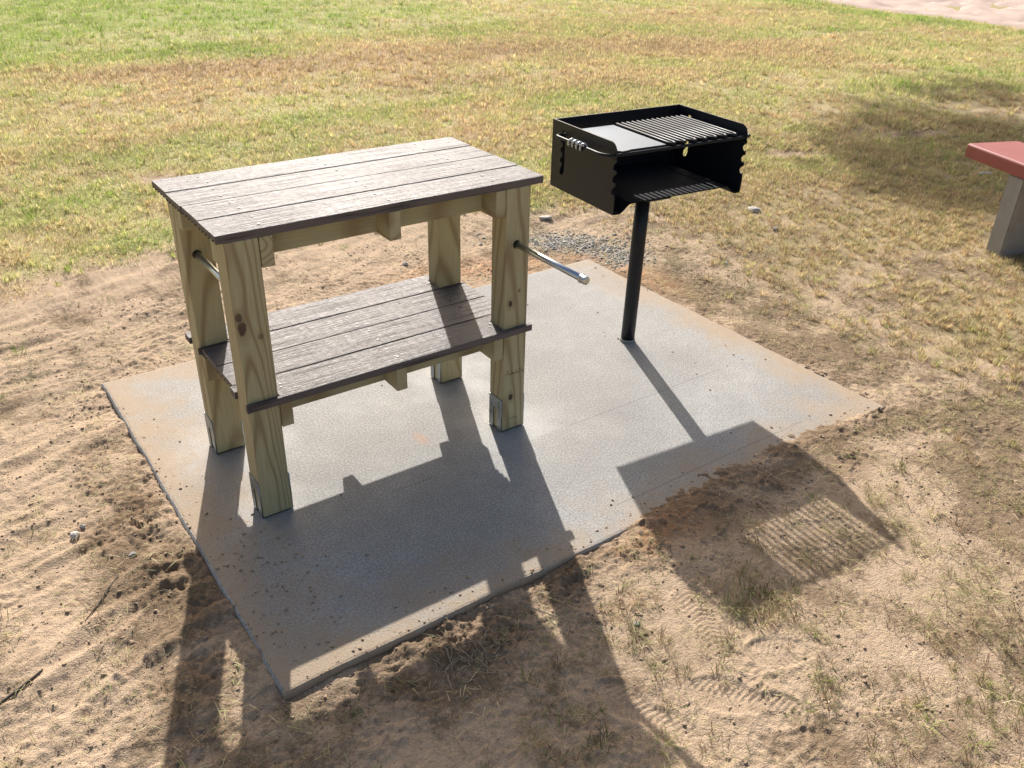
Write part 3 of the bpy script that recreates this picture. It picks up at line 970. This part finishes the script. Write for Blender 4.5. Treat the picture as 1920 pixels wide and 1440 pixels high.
def side_slot():
    # one tall slot near the back with three hooked rests
    y = GD * .815
    gz = .83 * GH
    s = [(y + .012, gz + .014), (y - .006, gz + .016), (y - .016, gz + .008), (y - .014, gz - .008)]
    s += [(y - .014, .30 * GH), (y - .006, .24 * GH), (y + .010, .22 * GH), (y + .018, .25 * GH), (y + .016, .31 * GH), (y + .004, .37 * GH)]
    for zc in (.45, .60, .74):
        z = zc * GH
        s += [(y + .004, z - .010), (y + .012, z - .012), (y + .018, z - .004), (y + .015, z + .008), (y + .003, z + .014)]
    return s


TH = .005
for x in (TH / 2, GW - TH / 2):
    me = plate_mesh('side_panel', side_outline(), [side_slot()], TH - .001, lambda u, v, w, x=x: gl(x + w, u, v))
    mesh_obj('side_panel', me, M_BLACK, grill)
bm = bmesh.new()
def gbox(bm, x0, x1, y0, y1, z0, z1):
    vs = [bm.verts.new(gl(x, y, z)) for z in (z0, z1) for y in (y0, y1) for x in (x0, x1)]
    for f in ((0, 2, 3, 1), (4, 5, 7, 6), (0, 1, 5, 4), (2, 6, 7, 3), (0, 4, 6, 2), (1, 3, 7, 5)):
        bm.faces.new([vs[i] for i in f])
gbox(bm, TH + .0005, GW - TH - .0005, GD - TH, GD - .0005, .002, GH - .0006)
mesh_obj('back_panel', bm_mesh('back_panel', bm), M_BLACK, grill)
# floor plate: flat in the middle, rolled down to the sides
prof = []
for x in np.concatenate([np.linspace(TH + .001, .09, 14), np.linspace(.12, GW - .12, 5), np.linspace(GW - .09, GW - TH - .001, 14)]):
    e = min(x, GW - x)
    prof.append((x, .033 * float(sstep(.030, .085, np.array(e)))))
bm = bmesh.new()
rows = []
for (y, dz) in ((-.001, 0), (GD - TH - .001, 0), (GD - TH - .001, -.004), (-.001, -.004)):
    rows.append([bm.verts.new(gl(x, y, z + .004 + dz)) for x, z in prof])
for k in range(4):
    A, B = rows[k], rows[(k + 1) % 4]
    for i in range(len(prof) - 1):
        bm.faces.new((A[i], A[i + 1], B[i + 1], B[i]))
bm.faces.new([r[0] for r in rows]); bm.faces.new([r[-1] for r in rows][::-1])
bmesh.ops.recalc_face_normals(bm, faces=bm.faces[:])
mesh_obj('floor_plate', bm_mesh('floor_plate', bm), M_FLOOR, grill, smooth=False)
# weld seam of the floor near the right wall
bm = bmesh.new()
tube(bm, [gl(GW - .135, .02, .0385), gl(GW - .135, .25, .0385), gl(GW - .135, .40, .0385)], .0016, 6)
mesh_obj('weld_seam', bm_mesh('weld_seam', bm), M_BAR, grill)

# swing grate: frame rod with side handles, griddle plate and serpentine bars
GZ = .83 * GH
FR = .0062
frame = mesh_pts = [(-.038, GD * .79), (-.038, .055), (-.020, .020), (.02, .012), (GW - .03, .012), (GW + .028, .020), (GW + .036, .05), (GW + .036, GD * .79), (GW + .01, GD * .815), (.0, GD * .815), (-.028, GD * .812)]


def smooth_loop(pts, r=.018, n=5):
    out = []
    m = len(pts)
    for i in range(m):
        p = Vector(pts[i]); a = Vector(pts[i - 1]); b = Vector(pts[(i + 1) % m])
        da = (a - p); db = (b - p)
        ra = min(r, da.length * .45); rb = min(r, db.length * .45)
        s = p + da.normalized() * ra; e = p + db.normalized() * rb
        for k in range(n + 1):
            t = k / n
            out.append((1 - t) ** 2 * s + 2 * t * (1 - t) * p + t * t * e)
    return out


bm = bmesh.new()
tube(bm, [gl(p.x, p.y, GZ) for p in smooth_loop(frame)], FR, 10, closed=True)
grate = mesh_obj('grate_frame', bm_mesh('grate_frame', bm), M_BAR, grill, smooth=True)
# bars: seven hairpins
x = .262
pitch = .0258
for k in range(7):
    a = x + k * 2 * pitch; b = a + pitch
    pts = [(a, GD * .835)]
    pts += [(a, .040)]
    for q in np.linspace(math.pi, 2 * math.pi, 9):
        pts.append(((a + b) / 2 + pitch / 2 * math.cos(q), .036 + .020 * math.sin(q)))
    pts += [(b, .040), (b, GD * .835)]
    bm = bmesh.new()
    tube(bm, [gl(px, py, GZ + .0124) for px, py in pts], .0061, 12)
    mesh_obj('grate_bar', bm_mesh('grate_bar', bm), M_BAR, grate, smooth=True)
# griddle plate with a spout-like dip at its front corner
bm = bmesh.new()
out = [(.022, .030), (.034, .016), (.060, .018), (.078, .024), (.242, .024), (.244, .024), (.244, GD * .835), (.022, GD * .835)]
A = [bm.verts.new(gl(px, py, GZ + .0065)) for px, py in out]; B = [bm.verts.new(gl(px, py, GZ + .0115)) for px, py in out]
bm.faces.new(A[::-1]); bm.faces.new(B)
for i in range(len(out)):
    bm.faces.new((A[i], A[(i + 1) % len(out)], B[(i + 1) % len(out)], B[i]))
mesh_obj('griddle_plate', bm_mesh('griddle_plate', bm), M_GRIDDLE, grate)
# coil grips on the two handles
for xs, y0 in ((-.038, .150), (GW + .036, .150)):
    bm = bmesh.new()
    pts = []
    for i in range(4 * 12 + 1):
        a = 2 * math.pi * i / 12
        pts.append(gl(xs + .0125 * math.cos(a), y0 + .105 * i / 48, GZ + .0125 * math.sin(a)))
    tube(bm, pts, .0052, 8)
    mesh_obj('coil_grip', bm_mesh('coil_grip', bm), M_COIL, grate, smooth=True)

# pipe post, ground sleeve and bracket
bm = bmesh.new()
tube(bm, [(0, 0, -.05), (.004, 0, .2), (.009, .002, .45), (.014, .004, .66)], .0302, 28)
pp = mesh_obj('pole', bm_mesh('pole', bm), M_BLACK, grill, smooth=True)
bm = bmesh.new()
tube(bm, [(0, 0, -.01), (0, 0, .006), (0, 0, .0125), (0, 0, .0128)], [.0335, .0335, .0325, .0306], 28)
mesh_obj('ground_sleeve', bm_mesh('ground_sleeve', bm), mat_plain('sleeve_cement', (.34, .335, .32), (.22, .215, .2), .9, 60, 0, .5, .003), grill, smooth=True)
bm = bmesh.new()
pc = (GW / 2 - .006, GD / 2 - .012)
gbox(bm, pc[0] - .045, pc[0] + .080, pc[1] - .075, pc[1] + .075, -.028, .0315)
bmesh.ops.bevel(bm, geom=bm.edges[:], offset=.004, segments=2, affect='EDGES')
mesh_obj('mounting_bracket', bm_mesh('mounting_bracket', bm), M_BLACK, grill)

# ------------------------------------------------------------------ red bench at the right
BU = Vector((-.355, -.935, 0)).normalized()      # along the bench, towards the viewer
BV = Vector((.935, -.355, 0)).normalized()       # across
B0 = Vector((4.457, .403, 0))
bench = empty('bench', (B0 + BU * .9 + BV * .18), 'red painted bench seat on plain grey concrete legs at the right edge', 'bench')
bb = bench.location


def bl(u, v, z):
    p = B0 + BU * u + BV * v
    return Vector((p.x - bb.x, p.y - bb.y, z))


bm = bmesh.new()
outl = []
W_ = .355; LB = 1.85
for (cu_, cv_, a0) in ((.06, .06, math.pi), (.06, W_ - .06, math.pi / 2), (LB - .06, W_ - .06, 0), (LB - .06, .06, -math.pi / 2)):
    for a in np.linspace(a0, a0 - math.pi / 2, 5) if False else [a0 + (0)]:
        pass
outl = [(.012, .0), (0, .012), (0, W_ - .012), (.012, W_), (LB - .012, W_), (LB, W_ - .012), (LB, .012), (LB - .012, 0)]
def ringz(z, ins):
    r = []
    for (u, v) in outl:
        uu = LB / 2 + (u - LB / 2) * (1 - 2 * ins / LB); vv = W_ / 2 + (v - W_ / 2) * (1 - 2 * ins / W_)
        r.append(bm.verts.new(bl(uu, vv, z)))
    return r
rings_ = [ringz(.437, .012), ringz(.445, .001), ringz(.504, .0), ringz(.511, .003), ringz(.515, .010)]
bm.faces.new(rings_[0]); bm.faces.new(rings_[-1])
for A, B in zip(rings_, rings_[1:]):
    for i in range(8):
        bm.faces.new((A[i], A[(i + 1) % 8], B[(i + 1) % 8], B[i]))
bmesh.ops.recalc_face_normals(bm, faces=bm.faces[:])
mesh_obj('seat', bm_mesh('seat', bm), M_RED, bench)
for u0 in (.355, 1.35):
    bm = bmesh.new()
    vs = []
    for (u, vtop, vbot) in ((u0, None, None), (u0 + .115, None, None)):
        for (v, z) in ((.008, -.08), (.012, .4365), (W_ - .012, .4365), (W_ - .008, -.08)):
            vs.append(bm.verts.new(bl(u, v, z)))
    a, b = vs[:4], vs[4:]
    bm.faces.new(a); bm.faces.new(b[::-1])
    for i in range(4):
        bm.faces.new((a[i], b[i], b[(i + 1) % 4], a[(i + 1) % 4]))
    bmesh.ops.recalc_face_normals(bm, faces=bm.faces[:])
    bmesh.ops.bevel(bm, geom=bm.edges[:], offset=.006, segments=2, affect='EDGES')
    mesh_obj('leg', bm_mesh('leg', bm), M_LEGC, bench)

# ------------------------------------------------------------------ tree beyond the lawn whose shade dapples the grass at the right
TR = Vector((22.75, 13.85, 0))
tree = empty('shade_tree', TR, 'spreading shade tree standing beyond the far right of the lawn', 'tree')
bm = bmesh.new()
tube(bm, [(0, 0, -.3), (.05, 0, 1.5), (-.05, .1, 4), (.05, .0, 7), (0, .1, 11.5)], [.38, .31, .26, .2, .06], 14)
limb_r = random.Random(3)
for k in range(9):
    a = k * 2.4; z = 5.8 + k * .55; r = limb_r.uniform(1.6, 2.6)
    tube(bm, [(0, 0, z), (r * .5 * math.cos(a), r * .5 * math.sin(a), z + .7), (r * math.cos(a), r * math.sin(a), z + 1.6)], [.10, .07, .03], 8)
tube(bm, [(0, 0, 6.6), (-2.5, .2, 8.2), (-5.5, .4, 9.2), (-8.5, .6, 9.5), (-11.2, .7, 9.6)], [.22, .18, .13, .09, .03], 8)
tube(bm, [(-6.5, .4, 9.3), (-8.2, 1.2, 9.7), (-9.6, 1.6, 9.8)], [.09, .06, .03], 8)
mesh_obj('trunk', bm_mesh('trunk', bm), M_BARK, tree, smooth=True)
rr = np.random.default_rng(5)
cl_c = []
for k in range(40):
    a = rr.random() * 6.28; r = 3.0 * math.sqrt(rr.random()); z = 10.4 + 2.6 * (rr.random() - .5) * (1.3 - r / 3.6)
    cl_c.append((r * math.cos(a), r * math.sin(a), z, .35 + .35 * rr.random()))
for (bx, by, bz, n_, sp) in ((-9.3, 1.35, 9.8, 9, .33), (-8.2, 1.3, 9.7, 8, .4), (-11.1, .75, 9.6, 12, .28), (-10.9, .15, 9.6, 9, .26), (-10.4, .9, 9.7, 6, .3), (-11.3, 1.2, 9.7, 3, .2), (-10.2, -.1, 9.5, 7, .3), (-6.5, .8, 9.6, 10, .6), (-4.4, .6, 9.8, 10, .7), (-8, -.2, 9.5, 8, .5)):
    for k in range(n_):
        cl_c.append((bx + sp * 1.4 * rr.normal(), by + sp * .8 * rr.normal(), bz + .3 * rr.normal(), .2 + .25 * rr.random()))
V = []
for (x, y, z, s) in cl_c:
    nl = int(135 * s / .5)
    p = rr.normal(size=(nl, 3)) * s * .6 + (x, y, z)
    d1 = rr.normal(size=(nl, 3)); d1 /= np.linalg.norm(d1, axis=1)[:, None]
    d2 = np.cross(d1, rr.normal(size=(nl, 3))); d2 /= np.linalg.norm(d2, axis=1)[:, None]
    sz = (.07 + .06 * rr.random(nl))[:, None]
    quad = np.stack([p - d1 * sz, p + d2 * sz * .5, p + d1 * sz, p - d2 * sz * .5], 1)
    V.append(quad.reshape(-1, 3))
VV = np.concatenate(V); QQ = np.arange(len(VV)).reshape(-1, 4)
mesh_obj('crown', numpy_mesh('crown', VV, QQ), M_LEAF, tree)

# ------------------------------------------------------------------ grass and litter
def blades(rng, n, radius, hmin, hmax, wid, lean, flat=0.0, clump=False):
    """returns verts (n*5,3), quads, tris, hue"""
    r = radius * np.sqrt(rng.random(n)); a = rng.random(n) * 6.283
    bx, by = r * np.cos(a), r * np.sin(a)
    if clump:
        out = a + rng.normal(size=n) * .5
    else:
        out = rng.random(n) * 6.283
    h = hmin + (hmax - hmin) * rng.random(n) ** 1.4
    le = lean * (.3 + rng.random(n))
    dx, dy = np.cos(out), np.sin(out)
    wx, wy = -dy * wid * .5 * (.6 + .8 * rng.random(n)), dx * wid * .5
    up = np.where(rng.random(n) < flat, .12, 1.0)
    le = np.where(up < 1, 1.0, le)
    z0 = np.where(up < 1, .004 + .008 * rng.random(n), -.003)
    m = np.stack([bx + dx * h * le * .42, by + dy * h * le * .42, z0 + h * .62 * up], -1)
    t = np.stack([bx + dx * h * le * 1.05, by + dy * h * le * 1.05, z0 + h * (1 - .25 * le) * up * np.where(up < 1, .6, 1)], -1)
    b = np.stack([bx, by, z0], -1)
    w = np.stack([wx, wy, 0 * wx], -1)
    v = np.stack([b - w, b + w, m + w * .8, m - w * .8, t], 1)
    i = np.arange(n)[:, None] * 5
    q = i + np.array([[0, 1, 2, 3]]); tr = i + np.array([[3, 2, 4]])
    hue = np.repeat(rng.random(n), 5)
    return v.reshape(-1, 3), q, tr, hue


def instanced(name, sources, px, py, tint, lum, scale, which, label, cat, mat, sink=0.0):
    """one object: the source patches sit in its own mesh, its loose points say where copies stand"""
    co = []; qs = []; ts = []; hue = []; src = []
    off = 0
    for k, (v, q, t, h) in enumerate(sources):
        co.append(v); qs.append(q + off); ts.append(t + off); hue.append(h); src.append(np.full(len(v), k + 1)); off += len(v)
    pz = ground_z(px, py) - sink
    n = len(px)
    co.append(np.stack([px, py, pz], -1)); hue.append(np.zeros(n)); src.append(np.zeros(n))
    me = numpy_mesh(name, np.concatenate(co), np.concatenate(qs), np.concatenate(ts))
    z = np.zeros(off)
    add_attr(me, 'hue', np.concatenate(hue)); add_attr(me, 'src', np.concatenate(src), 'INT')
    add_attr(me, 'tint', np.concatenate([z, tint])); add_attr(me, 'lum', np.concatenate([z, lum])); add_attr(me, 'scl', np.concatenate([z, scale]))
    add_attr(me, 'rot', np.concatenate([z, RNG.random(n) * 6.283])); add_attr(me, 'pick', np.concatenate([z, which]), 'INT')
    me.materials.append(mat)
    o = bpy.data.objects.new(name, me)
    link(o)
    tag(o, label, cat, kind='stuff')
    ng = bpy.data.node_groups.new(name + '_scatter', 'GeometryNodeTree')
    ng.interface.new_socket('Geometry', in_out='INPUT', socket_type='NodeSocketGeometry')
    ng.interface.new_socket('Geometry', in_out='OUTPUT', socket_type='NodeSocketGeometry')
    N = ng.nodes; Lk = ng.links
    gi = N.new('NodeGroupInput'); go = N.new('NodeGroupOutput')

    def named(nm, typ):
        a = N.new('GeometryNodeInputNamedAttribute'); a.data_type = typ; a.inputs['Name'].default_value = nm
        return a.outputs['Attribute']

    def sel(k):
        c = N.new('FunctionNodeCompare'); c.data_type = 'INT'; c.operation = 'EQUAL'
        Lk.new(named('src', 'INT'), c.inputs[2]); c.inputs[3].default_value = k
        s = N.new('GeometryNodeSeparateGeometry'); s.domain = 'POINT'
        Lk.new(gi.outputs[0], s.inputs[0]); Lk.new(c.outputs[0], s.inputs[1])
        return s.outputs[0]
    jn = N.new('GeometryNodeJoinGeometry')
    for k in range(len(sources)):
        g2 = N.new('GeometryNodeGeometryToInstance')
        Lk.new(sel(k + 1), g2.inputs[0]); Lk.new(g2.outputs[0], jn.inputs[0])
    iop = N.new('GeometryNodeInstanceOnPoints')
    Lk.new(sel(0), iop.inputs['Points']); Lk.new(jn.outputs[0], iop.inputs['Instance'])
    iop.inputs['Pick Instance'].default_value = True
    Lk.new(named('pick', 'INT'), iop.inputs['Instance Index'])
    cx_ = N.new('ShaderNodeCombineXYZ'); Lk.new(named('rot', 'FLOAT'), cx_.inputs[2])
    try:
        e2r = N.new('FunctionNodeEulerToRotation'); Lk.new(cx_.outputs[0], e2r.inputs[0]); Lk.new(e2r.outputs[0], iop.inputs['Rotation'])
    except Exception:
        Lk.new(cx_.outputs[0], iop.inputs['Rotation'])
    Lk.new(named('scl', 'FLOAT'), iop.inputs['Scale'])
    Lk.new(iop.outputs[0], go.inputs[0])
    md = o.modifiers.new('scatter', 'NODES'); md.node_group = ng
    return o


def in_view(x, y, m=1.15):
    d = np.stack([x - CAM.x, y - CAM.y, -CAM.z + 0 * x], -1)
    u = d @ np.array(CR); v = d @ np.array(CU); w = d @ np.array(CF)
    k = 1629.44
    return (w > .2) & (np.abs(u / w * k) < 960 * m + 60) & (np.abs(v / w * k) < 720 * m + 60)


# lawn
def scatter(n, x0, x1, y0, y1):
    return x0 + (x1 - x0) * RNG.random(n), y0 + (y1 - y0) * RNG.random(n)


srcs = [blades(RNG, 110, .11, .012, .034, .0026, .9, .65) for _ in range(3)] + [blades(RNG, 70, .11, .02, .05, .0032, .8, .3) for _ in range(3)] + [blades(RNG, 26, .022, .03, .065, .0034, .7, 0, True) for _ in range(3)]
xs = []; ys_ = []
for (n, x0, x1, y0, y1) in ((9000, -2, 6, 1.4, 5), (8500, -2, 10, 4.5, 9), (9000, -2, 15, 8.5, 17), (15000, 2.3, 7.5, -1.6, 2.6), (7500, 6, 14.2, .5, 9)):
    a, b = scatter(n, x0, x1, y0, y1); xs.append(a); ys_.append(b)
lx = np.concatenate(xs); ly = np.concatenate(ys_)
cvv = cover(lx, ly)
far = np.hypot(lx - CAM.x, ly - CAM.y)
keep = in_view(lx, ly) & (RNG.random(len(lx)) < cvv * 1.05) & (lx < COURT_X - .05) & (pad_dist(lx, ly) > .06)
lx, ly, cvv, far = lx[keep], ly[keep], cvv[keep], far[keep]
n = len(lx)
gt = np.clip(green(lx, ly) * .85 + .10 + .16 * RNG.normal(size=n), 0, 1)
bt = browned(lx, ly)
gt = gt * (1 - .8 * bt)
lum = (1.18 + .16 * RNG.normal(size=n)).clip(.6, 1.6) * (1 - .16 * bt) * (1 - .16 * dryzone(lx, ly))
dz = dryzone(lx, ly)
pick = np.where(RNG.random(n) < .12 * (1 - dz), 6 + RNG.integers(0, 3, n), np.where(RNG.random(n) < (.40 + .4 * gt) * (1 - .75 * dz), 3 + RNG.integers(0, 3, n), RNG.integers(0, 3, n)))
scl = (.62 + .45 * RNG.random(n)) * (1 - .2 * dz) + .45 * sstep(5, 12, far)
lawn = instanced('lawn_grass', srcs, lx, ly, gt, lum, scl, pick, 'short mown lawn of green and straw coloured grass behind the pad', 'grass', M_GRASS)

# sparse tufts in the bare sand near the pad
tsrc = [blades(RNG, 26, .026, .02, .055, .0026, 1.1, .35, True) for _ in range(4)] + [blades(RNG, 18, .06, .018, .055, .0024, 1.15, .6) for _ in range(4)]
tx, ty = scatter(11000, -1.1, 3.3, -2.1, 2.4)
w = cover(tx, ty) * 1.3 + .035 + .05 * (pad_dist(tx, ty) > .3)
dens = w * (.15 + 1.4 * np.clip(fbm(tx, ty, .28, 3, 110) + .12, 0, 1))
keep = (RNG.random(len(tx)) < dens) & (pad_dist(tx, ty) > .07)
extra = []
for (ex, ey, s, k) in ((1.05, -1.14, .06, 46), (.92, -1.43, .03, 7), (1.25, -1.72, .15, 90), (1.6, -1.72, .16, 60), (.30, -1.15, .10, 26), (.75, -.92, .06, 14), (.50, -1.30, .05, 8), (.40, -.98, .07, 12), (.56, -.97, .07, 10), (1.10, -1.02, .05, 8), (1.4, -1.45, .1, 14), (1.75, -1.05, .12, 16), (2.2, -1.1, .15, 22), (2.45, -.8, .12, 16), (.5, 2.42, .06, 10), (1.55, -1.62, .1, 16), (.72, -1.12, .05, 7)):
    extra.append(np.stack([ex + RNG.normal(size=k) * s, ey + RNG.normal(size=k) * s * .7], -1))
ex = np.concatenate(extra)
tx = np.concatenate([tx[keep], ex[:, 0]]); ty = np.concatenate([ty[keep], ex[:, 1]])
n = len(tx)
tufts = instanced('grass_tufts', tsrc, tx, ty, np.clip(.36 + .25 * RNG.normal(size=n), 0, 1), (.62 + .2 * RNG.normal(size=n)).clip(.35, 1.2), .35 + .55 * RNG.random(n), RNG.integers(0, 8, n), 'sparse grass tufts growing in the bare sandy soil', 'grass', M_GRASS)

# straw litter lying on the soil
ssrc = [blades(RNG, 8, .05, .015, .065, .0018, 1.0, 1.0) for _ in range(6)]
sx, sy = scatter(26000, -1.1, 5.6, -2.1, 2.6)
dp = pad_dist(sx, sy)
dens = (.20 + .5 * np.clip(fbm(sx, sy, .3, 3, 120) * 2, 0, 1) + .5 * cover(sx, sy) + .3 * np.exp(-(dp / .25) ** 2) + .6 * dryzone(sx, sy)) * .85
keep = (RNG.random(len(sx)) < dens) & (dp > .05) & in_view(sx, sy)
sx, sy = sx[keep], sy[keep]; n = len(sx)
instanced('straw_litter', ssrc, sx, sy, .14 + .14 * RNG.random(n), (.62 + .3 * RNG.normal(size=n)).clip(.2, 1.2), .45 + .7 * RNG.random(n), RNG.integers(0, 6, n), 'dry straw bits strewn over the sandy soil', 'straw', M_GRASS)


def pebbles(name, px, py, size, mat, label, cat, zoff=0.0, onpad=False, rng=RNG):
    """small angular lumps, all in one mesh"""
    n = len(px)
    ico = np.array([(1, 0, 0), (-1, 0, 0), (0, 1, 0), (0, -1, 0), (0, 0, 1), (0, 0, -1), (.62, .62, .5), (-.62, .62, .5), (-.62, -.62, .5), (.62, -.62, .5)])
    f = np.array([(4, 6, 7), (4, 7, 8), (4, 8, 9), (4, 9, 6), (6, 0, 2), (6, 2, 7), (7, 2, 1), (7, 1, 8), (8, 1, 3), (8, 3, 9), (9, 3, 0), (9, 0, 6)])
    v = ico[None] * (1 + .35 * rng.normal(size=(n, 10, 1)).clip(-1.5, 1.5)) * size[:, None, None] * np.stack([.8 + .6 * rng.random(n), .8 + .6 * rng.random(n), .5 + .3 * rng.random(n)], -1)[:, None]
    a = rng.random(n) * 6.283
    c, s = np.cos(a)[:, None], np.sin(a)[:, None]
    x = v[..., 0] * c - v[..., 1] * s; y = v[..., 0] * s + v[..., 1] * c
    z0 = np.where(pad_dist(px, py) < -.003, np.maximum(ground_z(px, py), 0), ground_z(px, py)) + size * .22
    co = np.stack([x + px[:, None], y + py[:, None], v[..., 2] + z0[:, None]], -1)
    tri = (np.arange(n)[:, None, None] * 10 + f[None]).reshape(-1, 3)
    return tag(mesh_obj(name, numpy_mesh(name, co.reshape(-1, 3), None, tri), mat), label, cat, kind='stuff')


def y_front(x, y):
    return .35 + .65 * ((y < PY0) | (x < PX0))


# crumbs of soil on the pad and thick along its rim
cxs = []; cys = []
a, b = scatter(420, PX0 + .02, PX1 - .02, PY0 + .02, PY1 - .02); m = RNG.random(420) < .10 + .75 * np.exp(pad_dist(a, b) / .09)
cxs.append(a[m]); cys.append(b[m])
a, b = scatter(1500, -.15, 2.25, PY0 + .003, PY0 + .18); m = RNG.random(1500) < np.exp(-(b - PY0) / .06) * .8; cxs.append(a[m]); cys.append(b[m])
a, b = scatter(500, PX0 + .003, PX0 + .16, -.6, .95); m = RNG.random(500) < np.exp(-(a - PX0) / .06) * .7; cxs.append(a[m]); cys.append(b[m])
a = 2.0 + .18 * RNG.normal(size=60); b = .05 + .3 * RNG.normal(size=60); m = (a < 2.25) & (b > -.6) & (b < 1); cxs.append(a[m]); cys.append(b[m])
a = -.03 + .08 * RNG.normal(size=300); b = -.24 + .16 * RNG.normal(size=300); m = (a > PX0 + .01); cxs.append(a[m]); cys.append(b[m])
a, b = scatter(60000, -1.0, 3.1, -1.95, 2.0); dd = pad_dist(a, b); m = (dd > .0) & in_view(a, b) & (RNG.random(60000) < .08 + .6 * np.exp(-(dd / .20)) * (y_front(a, b)) + .75 * sstep(.0, .35, fbm(a, b, .34, 3, 130) + .4 * fbm(a, b, .08, 2, 131))); cxs.append(a[m]); cys.append(b[m])
px_ = np.concatenate(cxs); py_ = np.concatenate(cys)
inside = pad_dist(px_, py_) < 0
sz = np.where(inside, .0013 + .0036 * RNG.random(len(px_)) ** 4, .0014 + .0040 * RNG.random(len(px_)) ** 6)
pebbles('soil_crumbs', px_, py_, sz, M_CRUMB, 'dark crumbs of soil scattered over the pad rim and the sand', 'soil')

a = np.concatenate([2.36 + .12 * RNG.normal(size=950), 2.5 + .08 * RNG.normal(size=300)]); b = np.concatenate([1.42 + .12 * RNG.normal(size=950), 1.08 + .07 * RNG.normal(size=300)])
a[:950] += (b[:950] - 1.42) * -.75
m = pad_dist(a, b) > .01
pebbles('gravel', a[m], b[m], .003 + .0055 * RNG.random(m.sum()) ** 1.5, M_GRAVEL, 'patch of loose grey gravel behind the far pad corner', 'gravel')

# ------------------------------------------------------------------ single stones, root, twig
def stone(x, y, sx, sy, sz, mat, label, seed):
    bm = bmesh.new()
    bmesh.ops.create_icosphere(bm, subdivisions=2, radius=1)
    r = random.Random(seed)
    ax = [Vector((r.gauss(0, 1), r.gauss(0, 1), r.gauss(0, 1))).normalized() for _ in range(7)]
    for v in bm.verts:
        k = 1.0
        for d in ax:
            t = v.co.dot(d)
            if t > .55:
                v.co -= d * (t - .55) * .95
    a = r.uniform(0, 3.1)
    for v in bm.verts:
        p = Vector((v.co.x * sx, v.co.y * sy, v.co.z * sz))
        v.co = Vector((p.x * math.cos(a) - p.y * math.sin(a), p.x * math.sin(a) + p.y * math.cos(a), p.z))
    z = float(ground_z(x, y)[0])
    if pad_dist(np.array(x), np.array(y)) < 0: z = max(z, 0)
    return tag(mesh_obj('stone', bm_mesh('stone', bm), mat, None, (x, y, z + sz * .35)), label, 'stone')


stone(2.49, 1.80, .045, .026, .016, M_STONE, 'flat pale stone beside the gravel patch, right of the table top', 1)
stone(3.72, 1.24, .060, .040, .020, M_STONE, 'whitish rock lying in dry grass right of the grill', 2)
stone(-.485, .245, .022, .018, .015, M_STONE, 'biggest round pebble on the sand left of the pad', 3)
stone(-.455, .285, .012, .010, .008, M_STONE_D, 'small grey pebble next to the biggest pebble left of the pad', 4)
stone(-.36, .07, .016, .012, .010, M_STONE_D, 'grey oval stone between the big pebble and the pad edge', 5)
stone(5.85, .92, .07, .05, .02, M_STONE, 'white stone on the grass just under the red bench seat', 6)
stone(1.43, 1.62, .024, .018, .015, M_STONE_D, 'brown-grey clod stone on bare soil behind the table', 7)
stone(3.55, .93, .030, .022, .014, M_STONE_D, 'small grey stone in thin dry grass beyond the pad right side', 8)
stone(2.9, .72, .020, .016, .010, M_STONE, 'small white chip of stone near the right pad edge', 9)
stone(.70, -.98, .012, .009, .006, M_STONE_D, 'tiny grey stone in the table shadow in front of the pad', 10)

rt = empty('root_clump', (.25, -.83, float(ground_z(.25, -.83)[0])), 'bleached tangle of dead grass roots on the soil in front of the pad', 'roots')
rr2 = random.Random(8)
bm = bmesh.new()
for k in range(44):
    a = rr2.uniform(0, 6.28) if k % 3 else rr2.gauss(.55, .35); l = rr2.uniform(.02, .07) * (1.9 if k % 3 == 0 else 1)
    p = Vector((rr2.gauss(0, .035), rr2.gauss(0, .018), .004)); pts = [p]
    for i in range(5):
        a += rr2.gauss(0, .55)
        p = p + Vector((math.cos(a) * l / 5, math.sin(a) * l / 5, rr2.gauss(.0015, .005)))
        p.z = max(p.z, .003); pts.append(p)
    tube(bm, pts, [.0018, .0016, .0014, .0012, .0009, .0006], 5)
mesh_obj('root_strands', bm_mesh('root_strands', bm), M_ROOT, rt, smooth=True)['kind'] = 'stuff'


def twig(pts, r, mat, label):
    bm = bmesh.new()
    tube(bm, [(x, y, float(ground_z(x, y)[0]) + r * .8 + dz) for x, y, dz in pts], [r] * (len(pts) - 1) + [r * .5], 7)
    tag(mesh_obj('twig', bm_mesh('twig', bm), mat, None, smooth=True), label, 'twig')


twig([(-.80, -.33, 0), (-.76, -.31, .004), (-.71, -.295, .003), (-.665, -.265, 0)], .0042, M_TWIG, 'dark crooked twig on the sand at the far left')
twig([(.44, -.70, .01), (.49, -.77, .012), (.54, -.85, .008), (.57, -.90, .004)], .0016, M_ROOT, 'thin pale stalk lying just off the front pad edge')
twig([(-.42, .00, .002), (-.46, -.05, .003), (-.50, -.10, .002), (-.54, -.15, .0)], .0022, M_TWIG, 'thin dark stick on the sand left of the pad')
